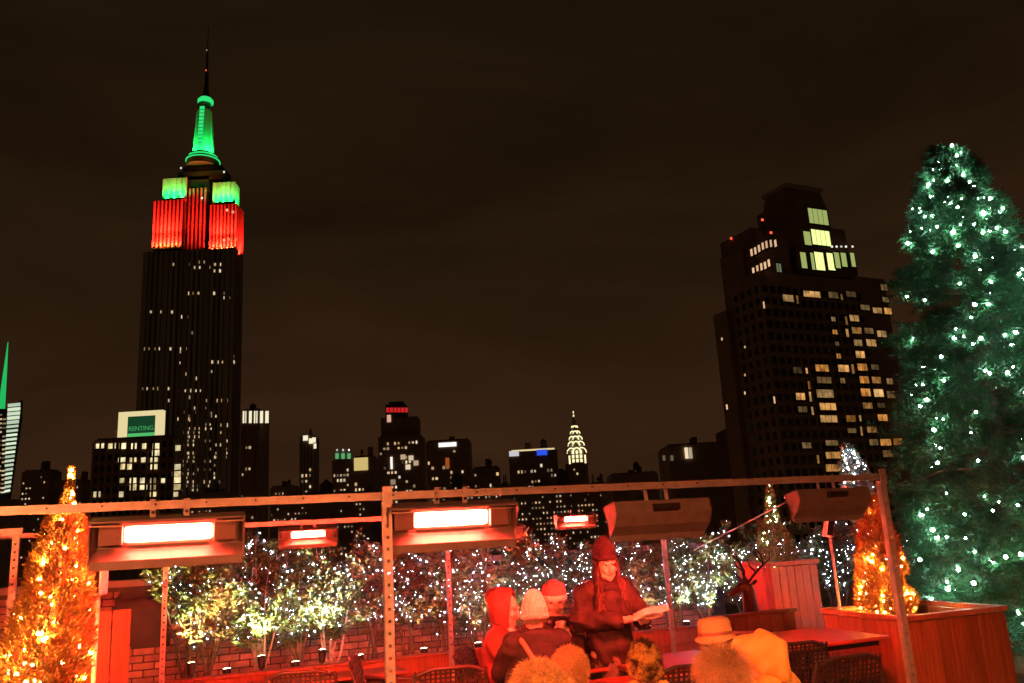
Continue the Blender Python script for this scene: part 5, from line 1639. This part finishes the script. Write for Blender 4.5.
# facing the camera with a cup
t, mh, cm, co = sitter('seated person facing the camera in pink hat, holding a white cup', 553, 579, 6.8, 4, M['coat_red'], 1.31, (0, 6, 0), arms=1, chair_label='woven chair under the person with the cup')
beanie(mh @ Matrix.Translation((0, .005, .01)), M['knit_pink'], t, .135, M['knit_pale'])
link('scarf', blob([('c', (-.05, -.07, 1.0), .045, (.05, -.07, 1.0), .045), ('c', (0, -.11, .98), .045, (0, -.14, .82), .04)], .01, 3), M['black_vinyl'], t)
q = t.matrix_basis @ Vector((0, -.36, .965))
cp = thing('paper_cup', 'white paper cup held by the person in pink hat', 'cup', q - Vector((0, 0, .05)))
MB().lathe((0, 0, 0), [(.026, 0), (.036, .1), (.038, .102)], 18).build('cup_body', M['cup'], cp, smooth=True)
MB().lathe((0, 0, .1025), [(.040, 0), (.040, .01), (.034, .016)], 18).build('lid', M['paper'], cp, smooth=True)

# fur hood in the foreground
t, mh, cm, co = sitter('nearest person seen from behind in a shaggy orange fur hood', 537, 658, 4.15, 190, M['coat_tan'], 1.315, (0, 0, 8), look=False, chair_label='woven chair under the person in the fur hood')
hm = blob([('s', mh @ Vector((-.0, .01, .03)), (.125, .13, .115)), ('s', mh @ Vector((-.07, .03, -.02)), (.1, .11, .09)), ('s', mh @ Vector((.07, .03, .0)), (.09, .11, .1)), ('s', mh @ Vector((0, .05, -.1)), (.14, .12, .07))], .012, 4)
ho = link('fur_hood', hm, M['fur'], t)
fur('fur', hm, 16000, .05, .0022, M['fur'], ho)
# curly head beside it
t, mh, cm, co = sitter('person with fluffy fair hair just right of the fur hood', 569, 646, 4.6, 172, M['coat_tan'], 1.285, (0, 6, 0), look=False, chair_label='woven chair under the person with fluffy fair hair')
hm = blob([('s', mh @ Vector((0, .02, .02)), (.1, .112, .108)), ('s', mh @ Vector((0, .04, -.08)), (.09, .09, .09))], .012, 4)
ho = link('hair', hm, M['hair_fair'], t)
fur('hair_strands', hm, 9000, .032, .0026, M['hair_fair'], ho, rnd=.6)
# shaggy two tone beanie
t, mh, cm, co = sitter('person seen from behind in shaggy dark and yellow beanie with yellow collar', 643, 643, 4.6, 182, M['coat_yellow'], 1.30, (0, 4, 0), look=False, chair_label='woven chair under the person in the shaggy beanie')
hm = blob([('s', mh @ Vector((0, .015, .045)), (.092, .108, .1)), ('s', mh @ Vector((0, .02, .11)), (.06, .066, .065)), ('s', mh @ Vector((0, .025, .0)), (.094, .108, .05))], .01, 4)
ho = link('shaggy_hat', hm, M['fur_hat'], t)
fur('wool', hm, 9000, .03, .003, M['fur_hat'], ho)
link('nape_hair', blob([('s', mh @ Vector((0, .035, -.06)), (.08, .075, .06))], .01, 2), M['hair_dark'], t)
link('collar', blob([('c', (-.17, .03, .975), .085, (.17, .03, .975), .085), ('c', (-.08, .06, 1.03), .06, (.08, .06, 1.03), .06), ('c', (-.09, -.02, 1.03), .05, (.09, -.02, 1.03), .05)], .01, 2, wr=(.01, 12, 12)), M['coat_yellow'], t)
# hat
t, mh, cm, co = sitter('person in a round tan felt hat turned to the left', 714, 619, 5.2, 235, M['coat_dark'], 1.30, (0, 4, 0), chair_label='woven chair under the person in the felt hat')
ml = mh @ Matrix.Translation((0, .012, .045))
mb = MB().lathe((0, 0, 0), [(.128, -.016), (.13, -.01), (.112, .0), (.1, .01), (.102, .03), (.1, .085), (.09, .11), (.064, .12), (.03, .117), (.004, .115)], 32)
mb.v = [tuple(ml @ Vector((v[0], v[1] * 1.14, v[2] - (.03 * (abs(v[0]) / .15) ** 2 if v[2] < .005 else 0)))) for v in mb.v]
ho = mb.build('felt_hat', M['felt'], t, smooth=True)
mb = MB().lathe((0, 0, 0), [(.1025, .008), (.1035, .009), (.1035, .03), (.1025, .031)], 32)
mb.v = [tuple(ml @ Vector((v[0], v[1] * 1.14, v[2]))) for v in mb.v]
mb.build('hat_band', M['strap'], ho, smooth=True)
hm = blob([('s', mh @ Vector((0, .03, -.02)), (.08, .085, .075))], .01, 3)
ho = link('hair', hm, M['hair_dark'], t); fur('hair_strands', hm, 2500, .05, .003, M['hair_dark'], ho, comb=(0, 0, -1))
# grey haired head
t, mh, cm, co = sitter('person with tousled brown hair below the felt hat, seen from behind', 721, 653, 3.9, 200, M['coat_black'], 1.262, (0, 4, 6), look=False, chair_label='woven chair under the person with tousled hair')
hm = blob([('s', mh @ Vector((0, .02, .035)), (.088, .105, .092)), ('s', mh @ Vector((0, .04, -.05)), (.08, .08, .07))], .01, 4)
ho = link('hair', hm, M['hair_grey'], t); fur('hair_strands', hm, 8000, .085, .003, M['hair_grey'], ho, comb=(.5, .2, -.5), rnd=.55)
# yellow hood
t, mh, cm, co = sitter('person in bright yellow coat with pointed hood up, seen from behind', 757, 634, 4.3, 232, M['coat_yellow'], 1.29, (-6, 12, -10), look=False, chair_label='woven chair under the person in the yellow coat')
hm = blob([('s', mh @ Vector((0, .012, .035)), (.098, .118, .11)), ('s', mh @ Vector((.01, .08, -.02)), (.08, .08, .09)), ('s', mh @ Vector((0, -.07, .085)), (.085, .06, .07)),
           ('c', mh @ Vector((0, .05, .12)), .04, mh @ Vector((0, .15, .06)), .03), ('c', mh @ Vector((0, .15, .06)), .032, mh @ Vector((0, .13, -.08)), .045)], .008, 3, wr=(.009, 9, 8))
ho = link('hood', hm, M['coat_yellow'], t)
#rim_ = [mh @ Vector((.098 * math.cos(a_), -.105 - .015 * math.sin(a_), .035 + .12 * math.sin(a_))) for a_ in np.linspace(-1.2, math.pi + 1.2, 22)]
#MB().tube(rim_, .009, 8).build('hood_rim', M['coat_yellow'], ho, smooth=True)
link('shoulder_cape', blob([('c', (-.19, .03, 1.0), .085, (.19, .03, 1.0), .085), ('c', (-.1, .07, 1.03), .06, (.1, .07, 1.03), .06), ('s', (0, .06, .93), (.22, .14, .15)), ('c', (-.22, .03, .98), .085, (-.28, -.05, .82), .085), ('c', (.22, .03, .98), .085, (.28, -.05, .82), .085)], .009, 3, wr=(.012, 9, 10)), M['coat_yellow'], t)

# ------------------------------------------------------------------ deer statue
dq = P(750, 612, 8.25)
de = thing('deer_statue', 'dark deer statue with tall antlers beside the tall planter', 'statue', (dq.x, 8.2, 0), R(-18))
drot = Matrix.Translation((0, -.02, 0)) @ Matrix.Rotation(R(-48), 4, 'Z') @ Matrix.Translation((0, .02, 0))
db = [('s', (0, .38, .62), (.13, .3, .15)), ('s', (0, .16, .66), (.12, .14, .16)), ('s', (0, .62, .62), (.12, .14, .14)),
      ('c', (0, .1, .72), .1, (0, .0, .92), .066), ('c', (0, .0, .92), .066, (0, -.04, 1.06), .055),
      ('s', drot @ Vector((0, -.07, 1.09)), (.052, .075, .056), drot.to_3x3()), ('c', drot @ Vector((0, -.1, 1.085)), .045, drot @ Vector((0, -.22, 1.04)), .027), ('s', drot @ Vector((0, -.235, 1.04)), (.026, .022, .022)),
      ('s', drot @ Vector((-.095, -.02, 1.13)), (.055, .014, .024), drot.to_3x3() @ Matrix.Rotation(R(25), 3, 'Y')), ('s', drot @ Vector((.095, -.02, 1.13)), (.055, .014, .024), drot.to_3x3() @ Matrix.Rotation(R(-25), 3, 'Y')), ('c', (0, .74, .66), .03, (0, .8, .6), .018)]
for s in (-1, 1):
    db += [('c', (s * .07, .14, .58), .055, (s * .07, .12, .32), .028), ('c', (s * .07, .12, .32), .026, (s * .07, .13, .03), .02),
           ('c', (s * .08, .6, .58), .08, (s * .08, .54, .4), .045), ('c', (s * .08, .54, .4), .04, (s * .08, .68, .28), .026), ('c', (s * .08, .68, .28), .024, (s * .08, .65, .03), .02)]
link('body', blob(db, .009, 3), M['bronze'], de)
for s in (-1, 1):
    mb = MB()
    main = [(s * .03, -.04, 1.13), (s * .09, .02, 1.22), (s * .17, .05, 1.29), (s * .21, .0, 1.38), (s * .19, -.06, 1.46)]
    mb.tube(main, [.014, .013, .012, .01, .004], 7)
    mb.tube([main[0], (s * .05, -.1, 1.19), (s * .06, -.13, 1.25)], [.011, .009, .003], 6)
    mb.tube([main[1], (s * .1, -.05, 1.27), (s * .1, -.08, 1.33)], [.011, .008, .003], 6)
    mb.tube([main[2], (s * .15, .0, 1.36), (s * .13, -.02, 1.42)], [.01, .008, .003], 6)
    mb.tube([main[2], (s * .24, .07, 1.34), (s * .28, .05, 1.39)], [.01, .008, .003], 6)
    mb.v = [tuple(drot @ Vector(v)) for v in mb.v]
    mb.build('antler', M['bronze'], de, smooth=True)
